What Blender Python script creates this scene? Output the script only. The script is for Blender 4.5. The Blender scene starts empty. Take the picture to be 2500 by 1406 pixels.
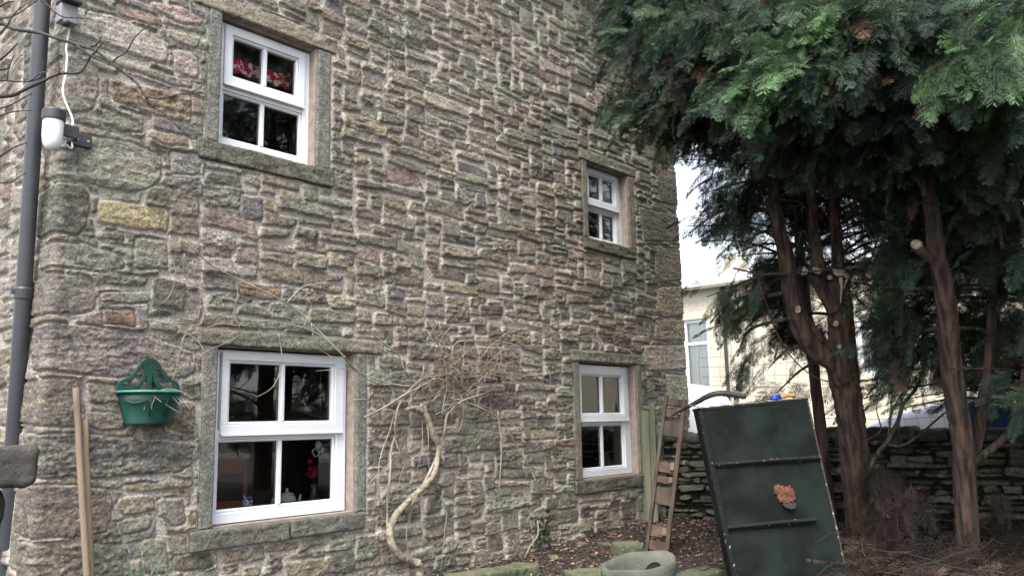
import bpy, bmesh, math, random
import numpy as np
from mathutils import Vector, Matrix
random.seed(7); RS = np.random.RandomState(11)
R_ = math.radians
scene = bpy.context.scene
# ------------------------------------------------------------------ camera
FPX = 2026.83; CC = np.array([0.0, -5.5, 1.16])
CF = np.array([0.73682259, 0.65669202, 0.16077335])
CR = np.array([0.6678088, -0.74402096, -0.02154575])
CU = np.array([-0.10546982, -0.12324125, 0.98675616])
cam = bpy.data.cameras.new('camera'); camo = bpy.data.objects.new('camera', cam)
scene.collection.objects.link(camo); scene.camera = camo
cam.sensor_width = 36; cam.lens = FPX/2500*36; cam.clip_start = 0.05; cam.clip_end = 1000
M = Matrix(((CR[0], CU[0], -CF[0], CC[0]), (CR[1], CU[1], -CF[1], CC[1]), (CR[2], CU[2], -CF[2], CC[2]), (0, 0, 0, 1)))
camo.matrix_world = M
# ------------------------------------------------------------------ light
SUN_EL, SUN_AZ = 56, 242      # azimuth measured clockwise from +y: light from -x, a little from -y
world = bpy.data.worlds.new('World'); scene.world = world; world.use_nodes = True
nt = world.node_tree; nt.nodes.clear()
sky = nt.nodes.new('ShaderNodeTexSky'); sky.sky_type = 'NISHITA'; sky.sun_disc = False
sky.sun_elevation = R_(SUN_EL); sky.sun_rotation = R_(SUN_AZ); sky.dust_density = 2.0; sky.air_density = 1.0
hs = nt.nodes.new('ShaderNodeHueSaturation'); hs.inputs['Saturation'].default_value = 0.42
bgn = nt.nodes.new('ShaderNodeBackground'); bgn.inputs[1].default_value = 0.15
wo = nt.nodes.new('ShaderNodeOutputWorld')
nt.links.new(sky.outputs[0], hs.inputs['Color']); nt.links.new(hs.outputs[0], bgn.inputs[0]); nt.links.new(bgn.outputs[0], wo.inputs[0])
sl = bpy.data.lights.new('sun', 'SUN'); sl.energy = 1.5; sl.angle = R_(30); sl.color = (1.0, .95, .86)
so = bpy.data.objects.new('sun', sl); scene.collection.objects.link(so)
sd = Vector((math.sin(R_(SUN_AZ))*math.cos(R_(SUN_EL)), math.cos(R_(SUN_AZ))*math.cos(R_(SUN_EL)), math.sin(R_(SUN_EL))))
so.rotation_euler = sd.to_track_quat('Z', 'Y').to_euler()
scene.view_settings.view_transform = 'Standard'; scene.view_settings.look = 'None'
scene.view_settings.exposure = 1.85; scene.view_settings.gamma = 1.0
scene.cycles.max_bounces = 8; scene.cycles.transparent_max_bounces = 12

# ------------------------------------------------------------------ helpers
def ray(px, py): return CF*FPX + CR*(px-1250) - CU*(py-703)
def atd(px, py, d): return CC + ray(px, py)/FPX*d                 # a point at a given distance along the view
def aty(px, py, y=0.0):
    r = ray(px, py); return CC + r*((y-CC[1])/r[1])
def atz(px, py, z=-0.05):
    r = ray(px, py); return CC + r*((z-CC[2])/r[2])
def proj(P):
    V = np.asarray(P)-CC; d = V@CF; return 1250+FPX*(V@CR)/d, 703-FPX*(V@CU)/d, d
COL = scene.collection
def tag(o, label=None, cat=None, group=None, kind=None):
    if label: o['label'] = label
    if cat: o['category'] = cat
    if group: o['group'] = group
    if kind: o['kind'] = kind
    return o
def empty(name, loc, label, cat, group=None):
    o = bpy.data.objects.new(name, None); COL.objects.link(o); o.location = Vector(loc); o.empty_display_size = .1
    return tag(o, label, cat, group)
def link(name, me, mat, parent=None, smooth=False):
    if mat is not None: me.materials.append(mat)
    if smooth: me.polygons.foreach_set('use_smooth', [True]*len(me.polygons))
    o = bpy.data.objects.new(name, me); COL.objects.link(o)
    if parent is not None:
        o.parent = parent
        L = Vector((0, 0, 0)); q = parent
        while q is not None: L += q.location; q = q.parent
        o.location = -L
    return o
def mk(name, V, F, mat, parent=None, smooth=False, col=None):
    """V (n,3) array, F (m,k) array or list of tuples; world coordinates"""
    me = bpy.data.meshes.new(name); V = np.asarray(V, dtype=np.float32)
    if isinstance(F, np.ndarray):
        k = F.shape[1]; me.vertices.add(len(V)); me.vertices.foreach_set('co', V.ravel())
        me.loops.add(F.size); me.loops.foreach_set('vertex_index', F.astype(np.int32).ravel())
        me.polygons.add(len(F)); me.polygons.foreach_set('loop_start', np.arange(0, F.size, k, dtype=np.int32))
        me.update(calc_edges=True); me.validate()
    else:
        me.from_pydata([tuple(map(float, v)) for v in V], [], [tuple(f) for f in F]); me.update()
    if col is not None:
        a = me.color_attributes.new('Col', 'FLOAT_COLOR', 'POINT')
        c = np.ones((len(V), 4), np.float32); c[:, :3] = col; a.data.foreach_set('color', c.ravel())
    return link(name, me, mat, parent, smooth)
class MB:
    """collects pieces for one mesh object"""
    def __init__(s): s.V = []; s.F = []; s.n = 0
    def add(s, V, F):
        V = np.asarray(V, float); s.V.append(V); s.F += [tuple(int(i)+s.n for i in f) for f in F]; s.n += len(V); return s
    def box(s, x0, x1, y0, y1, z0, z1, b=0.0, mat=None, j=0):
        bm = bmesh.new(); bmesh.ops.create_cube(bm, size=1)
        for v in bm.verts: v.co = Vector(((x0+x1)/2+v.co.x*(x1-x0), (y0+y1)/2+v.co.y*(y1-y0), (z0+z1)/2+v.co.z*(z1-z0)))
        if j:
            for v in bm.verts: v.co += Vector((random.uniform(-j, j), random.uniform(-j, j), random.uniform(-j, j)))
        if b: bmesh.ops.bevel(bm, geom=bm.edges[:], offset=b, segments=2, profile=.6, affect='EDGES')
        if mat is not None: bmesh.ops.transform(bm, matrix=mat, verts=bm.verts)
        bm.verts.ensure_lookup_table()
        s.add([v.co[:] for v in bm.verts], [[v.index for v in f.verts] for f in bm.faces]); bm.free(); return s
    def tube(s, pts, rad, n=8, cap=True, **k):
        V, F = tube_vf(pts, rad, n, cap, **k); return s.add(V, F)
    def lathe(s, prof, n=20, c=(0, 0, 0), sc=(1, 1)):
        V = []; F = []
        for r, z in prof:
            for i in range(n):
                a = 2*math.pi*i/n; V.append((c[0]+r*math.cos(a)*sc[0], c[1]+r*math.sin(a)*sc[1], c[2]+z))
        for k in range(len(prof)-1):
            for i in range(n):
                a = k*n+i; b = k*n+(i+1) % n; F.append((a, b, b+n, a+n))
        F.append(tuple(range(n))[::-1]); F.append(tuple(range((len(prof)-1)*n, len(prof)*n)))
        return s.add(V, F)
    def build(s, name, mat, parent=None, smooth=False, col=None):
        return mk(name, np.concatenate(s.V), s.F, mat, parent, smooth, col)
def crom(P, k=6):
    P = np.asarray(P, float)
    if len(P) < 3: return np.array([P[0]*(1-t)+P[-1]*t for t in np.linspace(0, 1, k+1)])
    Q = np.vstack([2*P[0]-P[1], P, 2*P[-1]-P[-2]]); out = []
    for i in range(1, len(Q)-2):
        for t in np.linspace(0, 1, k, endpoint=False):
            a, b, c, d = Q[i-1], Q[i], Q[i+1], Q[i+2]
            out.append(.5*((2*b)+(-a+c)*t+(2*a-5*b+4*c-d)*t*t+(-a+3*b-3*c+d)*t**3))
    out.append(P[-1]); return np.array(out)
def tube_vf(pts, rad, n=8, cap=True, rough=0.0):
    P = np.asarray(pts, float); m = len(P)
    r = np.interp(np.linspace(0, 1, m), np.linspace(0, 1, len(rad)), rad) if hasattr(rad, '__len__') else np.full(m, rad)
    T = np.gradient(P, axis=0); T /= np.linalg.norm(T, axis=1)[:, None]+1e-9
    up = np.array([0.13, .07, 1.0]); A = np.cross(T, up)
    bad = np.linalg.norm(A, axis=1) < .15
    A[bad] = np.cross(T[bad], np.array([1., .1, 0])); A /= np.linalg.norm(A, axis=1)[:, None]
    for i in range(1, m):
        a = A[i-1]-T[i]*(A[i-1]@T[i]); l = np.linalg.norm(a)
        if l > 1e-4: A[i] = a/l
    B = np.cross(T, A); th = np.linspace(0, 2*np.pi, n, endpoint=False)
    rr = r[:, None]*np.ones(n)[None]
    if rough: rr = rr*(1+rough*(RS.rand(m, n)-.5)*2)
    V = P[:, None, :]+rr[..., None]*(A[:, None]*np.cos(th)[None, :, None]+B[:, None]*np.sin(th)[None, :, None])
    V = V.reshape(-1, 3); F = []
    for i in range(m-1):
        for j in range(n):
            a = i*n+j; b = i*n+(j+1) % n; F.append((a, b, b+n, a+n))
    if cap: F.append(tuple(range(n))[::-1]); F.append(tuple(range((m-1)*n, m*n)))
    return V, F
_T = np.random.RandomState(3).rand(256, 256)
def vn(u, v):
    iu = np.floor(u).astype(int); iv = np.floor(v).astype(int); fu = u-iu; fv = v-iv
    fu = fu*fu*(3-2*fu); fv = fv*fv*(3-2*fv)
    a = _T[iu % 256, iv % 256]; b = _T[(iu+1) % 256, iv % 256]; c = _T[iu % 256, (iv+1) % 256]; d = _T[(iu+1) % 256, (iv+1) % 256]
    return (a*(1-fu)+b*fu)*(1-fv)+(c*(1-fu)+d*fu)*fv
def fbm(u, v, o=4, g=.5):
    s = np.zeros_like(u); a = 1.; t = 0.
    for k in range(o):
        s += a*vn(u*2**k+17.3*k, v*2**k+9.1*k); t += a; a *= g
    return s/t*2-1
# ------------------------------------------------------------------ materials
def srgb(r, g, b, s=.66):
    l = .3*r+.59*g+.11*b; r, g, b = [min(255, max(0, l+(c-l)*s)) for c in (r, g, b)]
    f = lambda c: c/12.92 if c <= .04045 else ((c+.055)/1.055)**2.4
    return (f(r/255), f(g/255), f(b/255))
MATS = {}
def mat(name, c1, c2=None, scale=8, rough=.7, bump=0., bscale=30, metal=0., spec=.5, attr=False, stretch=(1, 1, 1), det=6, fac=(0.35, .65), speck=None, alpha=None, trans=0.):
    if name in MATS: return MATS[name]
    m = bpy.data.materials.new(name); m.use_nodes = True; t = m.node_tree; N = t.nodes; L = t.links
    b = N['Principled BSDF']; b.inputs['Roughness'].default_value = rough; b.inputs['Metallic'].default_value = metal
    b.inputs['Specular IOR Level'].default_value = spec
    tc = N.new('ShaderNodeTexCoord'); mp = N.new('ShaderNodeMapping'); mp.inputs['Scale'].default_value = stretch
    L.new(tc.outputs['Object'], mp.inputs[0])
    c2 = c2 or c1
    no = N.new('ShaderNodeTexNoise'); no.inputs['Scale'].default_value = scale; no.inputs['Detail'].default_value = det
    L.new(mp.outputs[0], no.inputs['Vector'])
    mr = N.new('ShaderNodeMapRange'); mr.inputs[1].default_value = fac[0]; mr.inputs[2].default_value = fac[1]
    L.new(no.outputs[0], mr.inputs[0])
    mx = N.new('ShaderNodeMix'); mx.data_type = 'RGBA'; L.new(mr.outputs[0], mx.inputs[0])
    if attr:
        at = N.new('ShaderNodeAttribute'); at.attribute_name = 'Col'
        m1 = N.new('ShaderNodeVectorMath'); m1.operation = 'SCALE'; m1.inputs['Scale'].default_value = c1[0]
        m2 = N.new('ShaderNodeVectorMath'); m2.operation = 'SCALE'; m2.inputs['Scale'].default_value = c2[0]
        L.new(at.outputs['Color'], m1.inputs[0]); L.new(at.outputs['Color'], m2.inputs[0])
        L.new(m1.outputs[0], mx.inputs[6]); L.new(m2.outputs[0], mx.inputs[7])
    else:
        mx.inputs[6].default_value = (*c1, 1); mx.inputs[7].default_value = (*c2, 1)
    out = mx.outputs[2]
    if speck:
        sc_, thr, cs = speck
        n2 = N.new('ShaderNodeTexNoise'); n2.inputs['Scale'].default_value = sc_; n2.inputs['Detail'].default_value = 3
        L.new(mp.outputs[0], n2.inputs['Vector'])
        r2 = N.new('ShaderNodeMapRange'); r2.inputs[1].default_value = thr; r2.inputs[2].default_value = thr+.06
        L.new(n2.outputs[0], r2.inputs[0])
        m3 = N.new('ShaderNodeMix'); m3.data_type = 'RGBA'; L.new(r2.outputs[0], m3.inputs[0]); L.new(out, m3.inputs[6]); m3.inputs[7].default_value = (*cs, 1)
        out = m3.outputs[2]
    L.new(out, b.inputs['Base Color'])
    if bump:
        n3 = N.new('ShaderNodeTexNoise'); n3.inputs['Scale'].default_value = bscale; n3.inputs['Detail'].default_value = 8
        n3.inputs['Roughness'].default_value = .65
        L.new(mp.outputs[0], n3.inputs['Vector'])
        bp = N.new('ShaderNodeBump'); bp.inputs['Strength'].default_value = bump; bp.inputs['Distance'].default_value = .02
        L.new(n3.outputs[0], bp.inputs['Height']); L.new(bp.outputs[0], b.inputs['Normal'])
    if trans:
        tl = N.new('ShaderNodeBsdfTranslucent'); L.new(out, tl.inputs[0])
        ms = N.new('ShaderNodeMixShader'); ms.inputs[0].default_value = trans
        L.new(b.outputs[0], ms.inputs[1]); L.new(tl.outputs[0], ms.inputs[2]); L.new(ms.outputs[0], N['Material Output'].inputs[0])
    MATS[name] = m; return m
def glass_mat():
    m = bpy.data.materials.new('window_glass'); m.use_nodes = True; t = m.node_tree; N = t.nodes; L = t.links; N.clear()
    o = N.new('ShaderNodeOutputMaterial'); tr = N.new('ShaderNodeBsdfTransparent'); tr.inputs[0].default_value = (.86, .9, .89, 1)
    g = N.new('ShaderNodeBsdfGlossy'); g.inputs['Roughness'].default_value = 0.0; g.inputs[0].default_value = (1, 1, 1, 1)
    fr = N.new('ShaderNodeFresnel'); fr.inputs[0].default_value = 1.75
    mx = N.new('ShaderNodeMixShader'); L.new(fr.outputs[0], mx.inputs[0]); L.new(tr.outputs[0], mx.inputs[1]); L.new(g.outputs[0], mx.inputs[2])
    nz = N.new('ShaderNodeTexNoise'); nz.inputs['Scale'].default_value = 2.0; bp = N.new('ShaderNodeBump'); bp.inputs['Strength'].default_value = .02; bp.inputs['Distance'].default_value = .02
    tc = N.new('ShaderNodeTexCoord'); L.new(tc.outputs['Object'], nz.inputs['Vector']); L.new(nz.outputs[0], bp.inputs['Height']); L.new(bp.outputs[0], g.inputs['Normal'])
    L.new(mx.outputs[0], o.inputs[0]); return m
GLASS = glass_mat()
m_stone = mat('rubble_stone', (0.68, 0, 0), (1.36, 0, 0), scale=70, rough=.92, bump=1.0, bscale=55, attr=True, spec=.2)
m_paint = mat('white_window_paint', srgb(214, 217, 222), srgb(202, 206, 212), scale=3, rough=.35)
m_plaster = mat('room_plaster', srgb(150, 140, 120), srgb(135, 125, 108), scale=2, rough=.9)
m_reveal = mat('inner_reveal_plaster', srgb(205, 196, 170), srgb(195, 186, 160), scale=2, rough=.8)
m_pink = mat('pink_mortar_reveal', srgb(160, 138, 124), srgb(132, 116, 104), scale=14, rough=.95, bump=.3, bscale=80)
m_pipe = mat('grey_downpipe_plastic', srgb(58, 60, 68), srgb(50, 52, 60), scale=4, rough=.42, bump=.03, bscale=120)
m_darkgrey = mat('dark_grey_metal', srgb(50, 50, 57), srgb(42, 42, 48), scale=20, rough=.5, bump=.05, bscale=200)
m_opal = mat('opal_glass', srgb(232, 236, 236), srgb(222, 226, 226), scale=5, rough=.25)
m_cable = mat('white_cable', srgb(215, 212, 206), rough=.5)
m_green = mat('green_planter_plastic', srgb(14, 62, 52, 1), srgb(9, 48, 41, 1), scale=9, rough=.45, bump=.06, bscale=60)
m_greenrim = mat('green_planter_rim', srgb(74, 136, 122, 1), srgb(56, 118, 104, 1), scale=9, rough=.4)
m_wood = mat('weathered_handle_wood', srgb(128, 104, 78), srgb(96, 78, 62), scale=10, rough=.8, bump=.2, bscale=60, stretch=(1, 1, .12))
m_wood2 = mat('orange_handle_wood', srgb(150, 122, 82), srgb(122, 96, 64), scale=10, rough=.75, bump=.2, bscale=60, stretch=(1, 1, .12))
m_vine = mat('vine_bark', srgb(158, 146, 122), srgb(104, 92, 74), scale=30, rough=.9, bump=.5, bscale=70)
m_tendril = mat('dry_tendril', srgb(160, 148, 128), srgb(116, 102, 84), scale=6, rough=.9)
m_twig = mat('dark_twig', srgb(74, 62, 58), srgb(52, 44, 42), scale=12, rough=.85, bump=.3, bscale=90)
m_bark = mat('conifer_bark', srgb(98, 74, 59, .85), srgb(38, 30, 26), scale=11, rough=.95, bump=1.0, bscale=22, stretch=(2.2, 2.2, .25), fac=(.36, .62), speck=(34, .68, srgb(70, 70, 56)))
m_cut = mat('fresh_cut_wood', srgb(176, 158, 122), srgb(136, 112, 82), scale=25, rough=.8, bump=.2, bscale=60)
m_leaf = mat('conifer_foliage', (0.8, 0, 0), (1.2, 0, 0), scale=5, rough=.62, attr=True, spec=.35, trans=.18)
m_dead = mat('dead_foliage', srgb(104, 78, 64), srgb(68, 50, 43), scale=4, rough=.9)
m_soil = mat('litter_soil', srgb(54, 41, 33), srgb(31, 24, 20), scale=9, rough=.98, bump=1., bscale=22, speck=(40, .66, srgb(110, 84, 62)))
m_litter = mat('leaf_litter', (0.8, 0, 0), (1.2, 0, 0), scale=9, rough=.9, attr=True, spec=.2)
m_asphalt = mat('asphalt', (.05, .05, .052), (.065, .064, .062), scale=40, rough=.9, bump=.3, bscale=150)
m_drywall = mat('mossy_dry_stone', (0.75, 0, 0), (1.2, 0, 0), scale=40, rough=.95, bump=.6, bscale=45, attr=True, spec=.2)
m_moss = mat('mossy_sandstone', srgb(94, 96, 66), srgb(66, 78, 42), scale=7, rough=.97, bump=.6, bscale=45, speck=(30, .62, srgb(126, 120, 100)))
m_basin = mat('weathered_stone_basin', srgb(92, 94, 80), srgb(66, 72, 58), scale=6, rough=.9, bump=.35, bscale=60, speck=(60, .68, srgb(108, 106, 90)))
m_felt = mat('dark_green_felt', srgb(33, 40, 36, 1), srgb(22, 27, 25, 1), scale=5, rough=.95, spec=.12, bump=.4, bscale=260, speck=(24, .64, srgb(27, 34, 29)), fac=(.4, .6))
m_batten = mat('tarred_batten', srgb(24, 24, 27), srgb(15, 15, 17), scale=22, rough=.7, spec=.25, bump=.5, bscale=60, speck=(50, .66, srgb(150, 146, 138)))
m_brownwood = mat('old_brown_board', srgb(88, 72, 58, .8), srgb(54, 43, 35, .8), scale=12, rough=.85, bump=.4, bscale=60, stretch=(1, 1, .3))
m_redwood = mat('reddish_block_wood', srgb(104, 74, 58, .8), srgb(66, 47, 40, .8), scale=10, rough=.85, bump=.3, bscale=50)
m_paleblock = mat('pale_cut_block', srgb(138, 108, 82), srgb(104, 78, 58), scale=14, rough=.85)
m_orange = mat('exposed_orange_wood', srgb(116, 72, 54, 1), srgb(70, 40, 31, 1), scale=30, rough=.9, bump=.9, bscale=40)
m_post = mat('green_weathered_board', srgb(120, 120, 92), srgb(88, 94, 66), scale=6, rough=.9, bump=.4, bscale=50, stretch=(2, 2, .2))
m_hose = mat('black_hose_rubber', srgb(58, 50, 50), srgb(42, 37, 38), scale=8, rough=.6)
m_blue = mat('blue_plastic', srgb(28, 44, 150, 1), rough=.35)
m_yel = mat('yellow_wood_handle', srgb(176, 136, 60, 1), srgb(150, 112, 48, 1), scale=12, rough=.6)
m_white = mat('white_car_paint', srgb(232, 234, 238), rough=.18, spec=.6)
m_carglass = mat('car_window_glass', srgb(38, 56, 82, 1), rough=.05, spec=.9)
m_tyre = mat('black_tyre', (.02, .02, .02), rough=.85)
m_rim = mat('silver_wheel_rim', (.5, .5, .52), rough=.3, metal=.9)
m_black = mat('black_trim', (.025, .025, .028), rough=.5)
m_lampred = mat('red_light_lens', srgb(150, 16, 16), rough=.2)
m_slate = mat('pale_roof_slate', srgb(150, 150, 150), srgb(120, 120, 124), scale=6, rough=.6, bump=.3, bscale=20)
m_wire = mat('rusty_wire', srgb(90, 82, 76), rough=.7, metal=.4)
m_ivy = mat('ivy_leaf', srgb(46, 76, 46), srgb(32, 58, 36), scale=12, rough=.5, trans=.15)
m_blade = mat('daffodil_blade', srgb(104, 132, 100), srgb(82, 112, 84), scale=9, rough=.5, trans=.2)
m_gate = mat('dark_lichened_gatepost', srgb(70, 64, 56), srgb(48, 45, 40), scale=9, rough=.97, bump=.7, bscale=40, speck=(28, .64, srgb(86, 84, 62)))

# ------------------------------------------------------------------ rubble stone surfaces
def hull(P):
    P = sorted(map(tuple, P)); 
    def half(Q):
        h = []
        for p in Q:
            while len(h) > 1 and (h[-1][0]-h[-2][0])*(p[1]-h[-2][1])-(h[-1][1]-h[-2][1])*(p[0]-h[-2][0]) <= 0: h.pop()
            h.append(p)
        return h[:-1]
    return np.array(half(P)+half(P[::-1]))
PAL_GEN = [(118, 112, 88), (124, 114, 92), (108, 106, 86), (128, 110, 88), (114, 110, 98), (122, 122, 104), (104, 100, 86), (136, 124, 98), (112, 114, 94), (124, 104, 86), (120, 112, 86), (110, 102, 86), (100, 96, 84), (138, 128, 106), (116, 112, 92)]
PAL_LEFT = [(124, 118, 112), (130, 120, 114), (116, 116, 100), (122, 110, 108), (134, 126, 118), (112, 110, 96)]
PAL_ODD = [(128, 102, 94), (122, 92, 76), (92, 90, 92), (140, 120, 112), (130, 116, 82), (82, 80, 80), (116, 98, 80)]
def skyline(s0, s1, z0, z1, hfun, wfun, rng, step=.02):
    n = int((s1-s0)/step); H = np.full(n, z0)+rng.rand()*0; out = []
    guard = 0
    while guard < 40000:
        guard += 1
        m = H.min()
        if m >= z1: break
        i = int(np.argmin(H)); j = i
        while j < n and abs(H[j]-m) < .016: j += 1
        L = (j-i)*step; sm = s0+(i+j)/2*step
        w = wfun(rng, sm, m); h = hfun(rng, sm, m)
        if L <= w*1.45: k0, k1 = i, j
        else:
            k = max(2, int(w/step))
            if rng.rand() < .5: k0, k1 = i, i+k
            else: k0, k1 = j-k, j
        w = (k1-k0)*step; m = float(H[k0:k1].mean())
        nb = []
        if k0 > 0: nb.append(H[k0-1])
        if k1 < n: nb.append(H[k1])
        if w < .09 and nb: h = max(.03, min(nb)-m)
        h = min(h, w*1.3+.02)
        for q in nb:
            if abs(q-(m+h)) < .024 and q-m > .02: h = q-m; break
        h = max(h, .028)
        out.append((s0+k0*step, s0+k1*step, m, m+h)); H[k0:k1] = m+h
    return out
def stone_field(S, Z, quads, traced, blocked, rng, gap=.0085, thick=(.012, .036), mort=(172, 160, 146), tall=(0, 0), palfun=None, rag=.0115, rnd=.010, green=None):
    """S, Z 1-D grids -> height and colour arrays"""
    SS, ZZ = np.meshgrid(S, Z); E = fbm(SS*13, ZZ*17, 3)*rag+fbm(SS*45+9, ZZ*50, 2)*rag*.35
    bed = fbm(SS*5+40, ZZ*34, 4); bed2 = fbm(SS*26+4, ZZ*46+7, 4); pit = fbm(SS*60, ZZ*60+31, 3)
    Hm = .004+.005*fbm(SS*7+3, ZZ*7, 3)+.0015*pit; H = Hm.copy()
    C = np.empty(SS.shape+(3,)); mc = np.array(srgb(*mort)); C[:] = mc*(1+.22*fbm(SS*3+5, ZZ*3, 4)+.22*fbm(SS*25+5, ZZ*25, 3))[..., None]
    TR = np.full(SS.shape, -9.0); mask = np.zeros(SS.shape)
    for (a, b, c, d) in blocked:
        u = np.minimum(np.minimum(SS-a, b-SS), np.minimum(ZZ-c, d-ZZ)); TR = np.maximum(TR, u+.010)
    WS = SS+.020*fbm(SS*3+1, ZZ*8, 3); WZ = ZZ+.009*fbm(SS*4, ZZ*3+6, 3)
    def put(P, colr, t, rough, g, isT, k=.016, ww=None):
        P = hull(P)
        if len(P) < 3: return
        lo = P.min(0)-.05; hi = P.max(0)+.05
        i0, i1 = np.searchsorted(S, [lo[0], hi[0]]); j0, j1 = np.searchsorted(Z, [lo[1], hi[1]])
        if i1-i0 < 2 or j1-j0 < 2: return
        sl_ = (slice(j0, j1), slice(i0, i1)); s = WS[sl_]; z = WZ[sl_]
        acc = np.zeros(s.shape)
        for q in range(len(P)):
            a = P[q]; b = P[(q+1) % len(P)]; e = b-a; l = math.hypot(*e)
            if l < 1e-5: continue
            d = ((z-a[1])*e[0]-(s-a[0])*e[1])/l
            acc += np.exp(np.clip(-d/k, -40, 40))
        d = -k*np.log(acc)-g+E[sl_]
        if not isT: d = np.minimum(d, -TR[sl_]-.006)
        if d.max() < .006: return
        w = ww or rng.uniform(.008, .020)
        x = np.clip(d/w, 0, 1); pr = np.sqrt(np.clip(1-(1-x)**2, 0, 1))
        cx, cz = P.mean(0)
        hh_ = max(.06, np.ptp(P[:, 1])); tx, tz = rng.uniform(-.012, .012)/max(.1, np.ptp(P[:, 0])), rng.uniform(-.024, .002)/hh_*(.5 if isT else 1)
        h = t*pr+pr*(tx*(s-cx)+tz*(z-cz))+pr*(rough*bed[sl_]+.9*rough*bed2[sl_]+.003*pit[sl_])
        h = np.where(d > 0, np.maximum(h, .001), -1)
        up = h > H[sl_]; Hs = H[sl_]; Hs[up] = h[up]
        mk_ = np.clip(d/.008, 0, 1)*up
        c = np.array(srgb(*colr, .45))*(1+rng.uniform(-.13, .11))*np.array([1.03, .99, .93])
        ox = rng.uniform(0, 99)
        n1 = fbm(s*7+ox, z*11+ox, 3); n2 = fbm(s*30+ox, z*36, 3)
        cc = c[None, None]*(1+.34*n1+.44*n2+.35*bed2[sl_]+.25*pit[sl_])[..., None]*(1+np.array([.05, .0, -.06])*n1[..., None])
        lich = np.clip((fbm(s*17+ox, z*17+3, 4)-.22-rng.uniform(-.08, .18))*4, 0, 1)*rng.choice([0, .35, .75])
        cc = cc*(1-lich[..., None])+np.array(srgb(*rng_choice(rng, [(146, 146, 132), (156, 154, 144), (124, 124, 102), (142, 134, 100)])))*lich[..., None]
        Cs = C[sl_]; Cs[:] = Cs*(1-mk_[..., None])+np.clip(cc, .01, .9)*mk_[..., None]
        ms = mask[sl_]; np.maximum(ms, mk_, out=ms)
        if isT: T = TR[sl_]; np.maximum(T, d, out=T)
    for (P, colr, t, rough) in traced: put(np.array(P), colr, t, rough, .003, True, k=.009, ww=.014)
    for (a, b, c, d) in quads:
        w, h = b-a, d-c; j = min(.024, .2*min(w, h)+.004)
        jx = j*1.1; ex = rng.uniform(-.004, .010); P = [(a-ex+rng.uniform(-jx, jx), c+rng.uniform(-j, j)), (b+ex+rng.uniform(-jx, jx), c+rng.uniform(-j, j)), (b+ex+rng.uniform(-jx, jx), d+rng.uniform(-j, j)), (a-ex+rng.uniform(-jx, jx), d+rng.uniform(-j, j))]
        if rng.rand() < .5: P.append(((a+b)/2+rng.uniform(-.3, .3)*w, d+rng.uniform(0, .012)))
        if rng.rand() < .3:   # knock a corner off
            q = rng.randint(4); v = np.array(P[q]); cen = np.array([(a+b)/2, (c+d)/2]); P[q] = tuple(v+(cen-v)*rng.uniform(.15, .35)*np.array([1, .6]))
        colr = palfun(rng, (a+b)/2, (c+d)/2)
        put(P, colr, rng.uniform(*thick), rng.choice([.004, .007, .012]), gap*rng.uniform(.3, 1.5), False, k=rng.uniform(.5, 1.2)*rnd)
    C *= (1+.10*fbm(SS*1.3+2, ZZ*1.1, 3))[..., None]
    if green is not None:
        g = np.clip(green(SS, ZZ)+fbm(SS*6, ZZ*6, 4)*.6, 0, 1)[..., None]*.26
        C = C*(1-g)+np.array(srgb(92, 92, 62))*g*(.6+1.2*C.mean(2, keepdims=True)/.12*.5)
    return H, C, mask
def rng_choice(rng, L): return L[rng.randint(len(L))]
def grid_faces(nz, ns, keep=None):
    a = (np.arange(nz-1)[:, None]*ns+np.arange(ns-1)[None])
    F = np.stack([a, a+1, a+1+ns, a+ns], -1)
    if keep is not None: return F[keep]
    return F.reshape(-1, 4)
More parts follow.
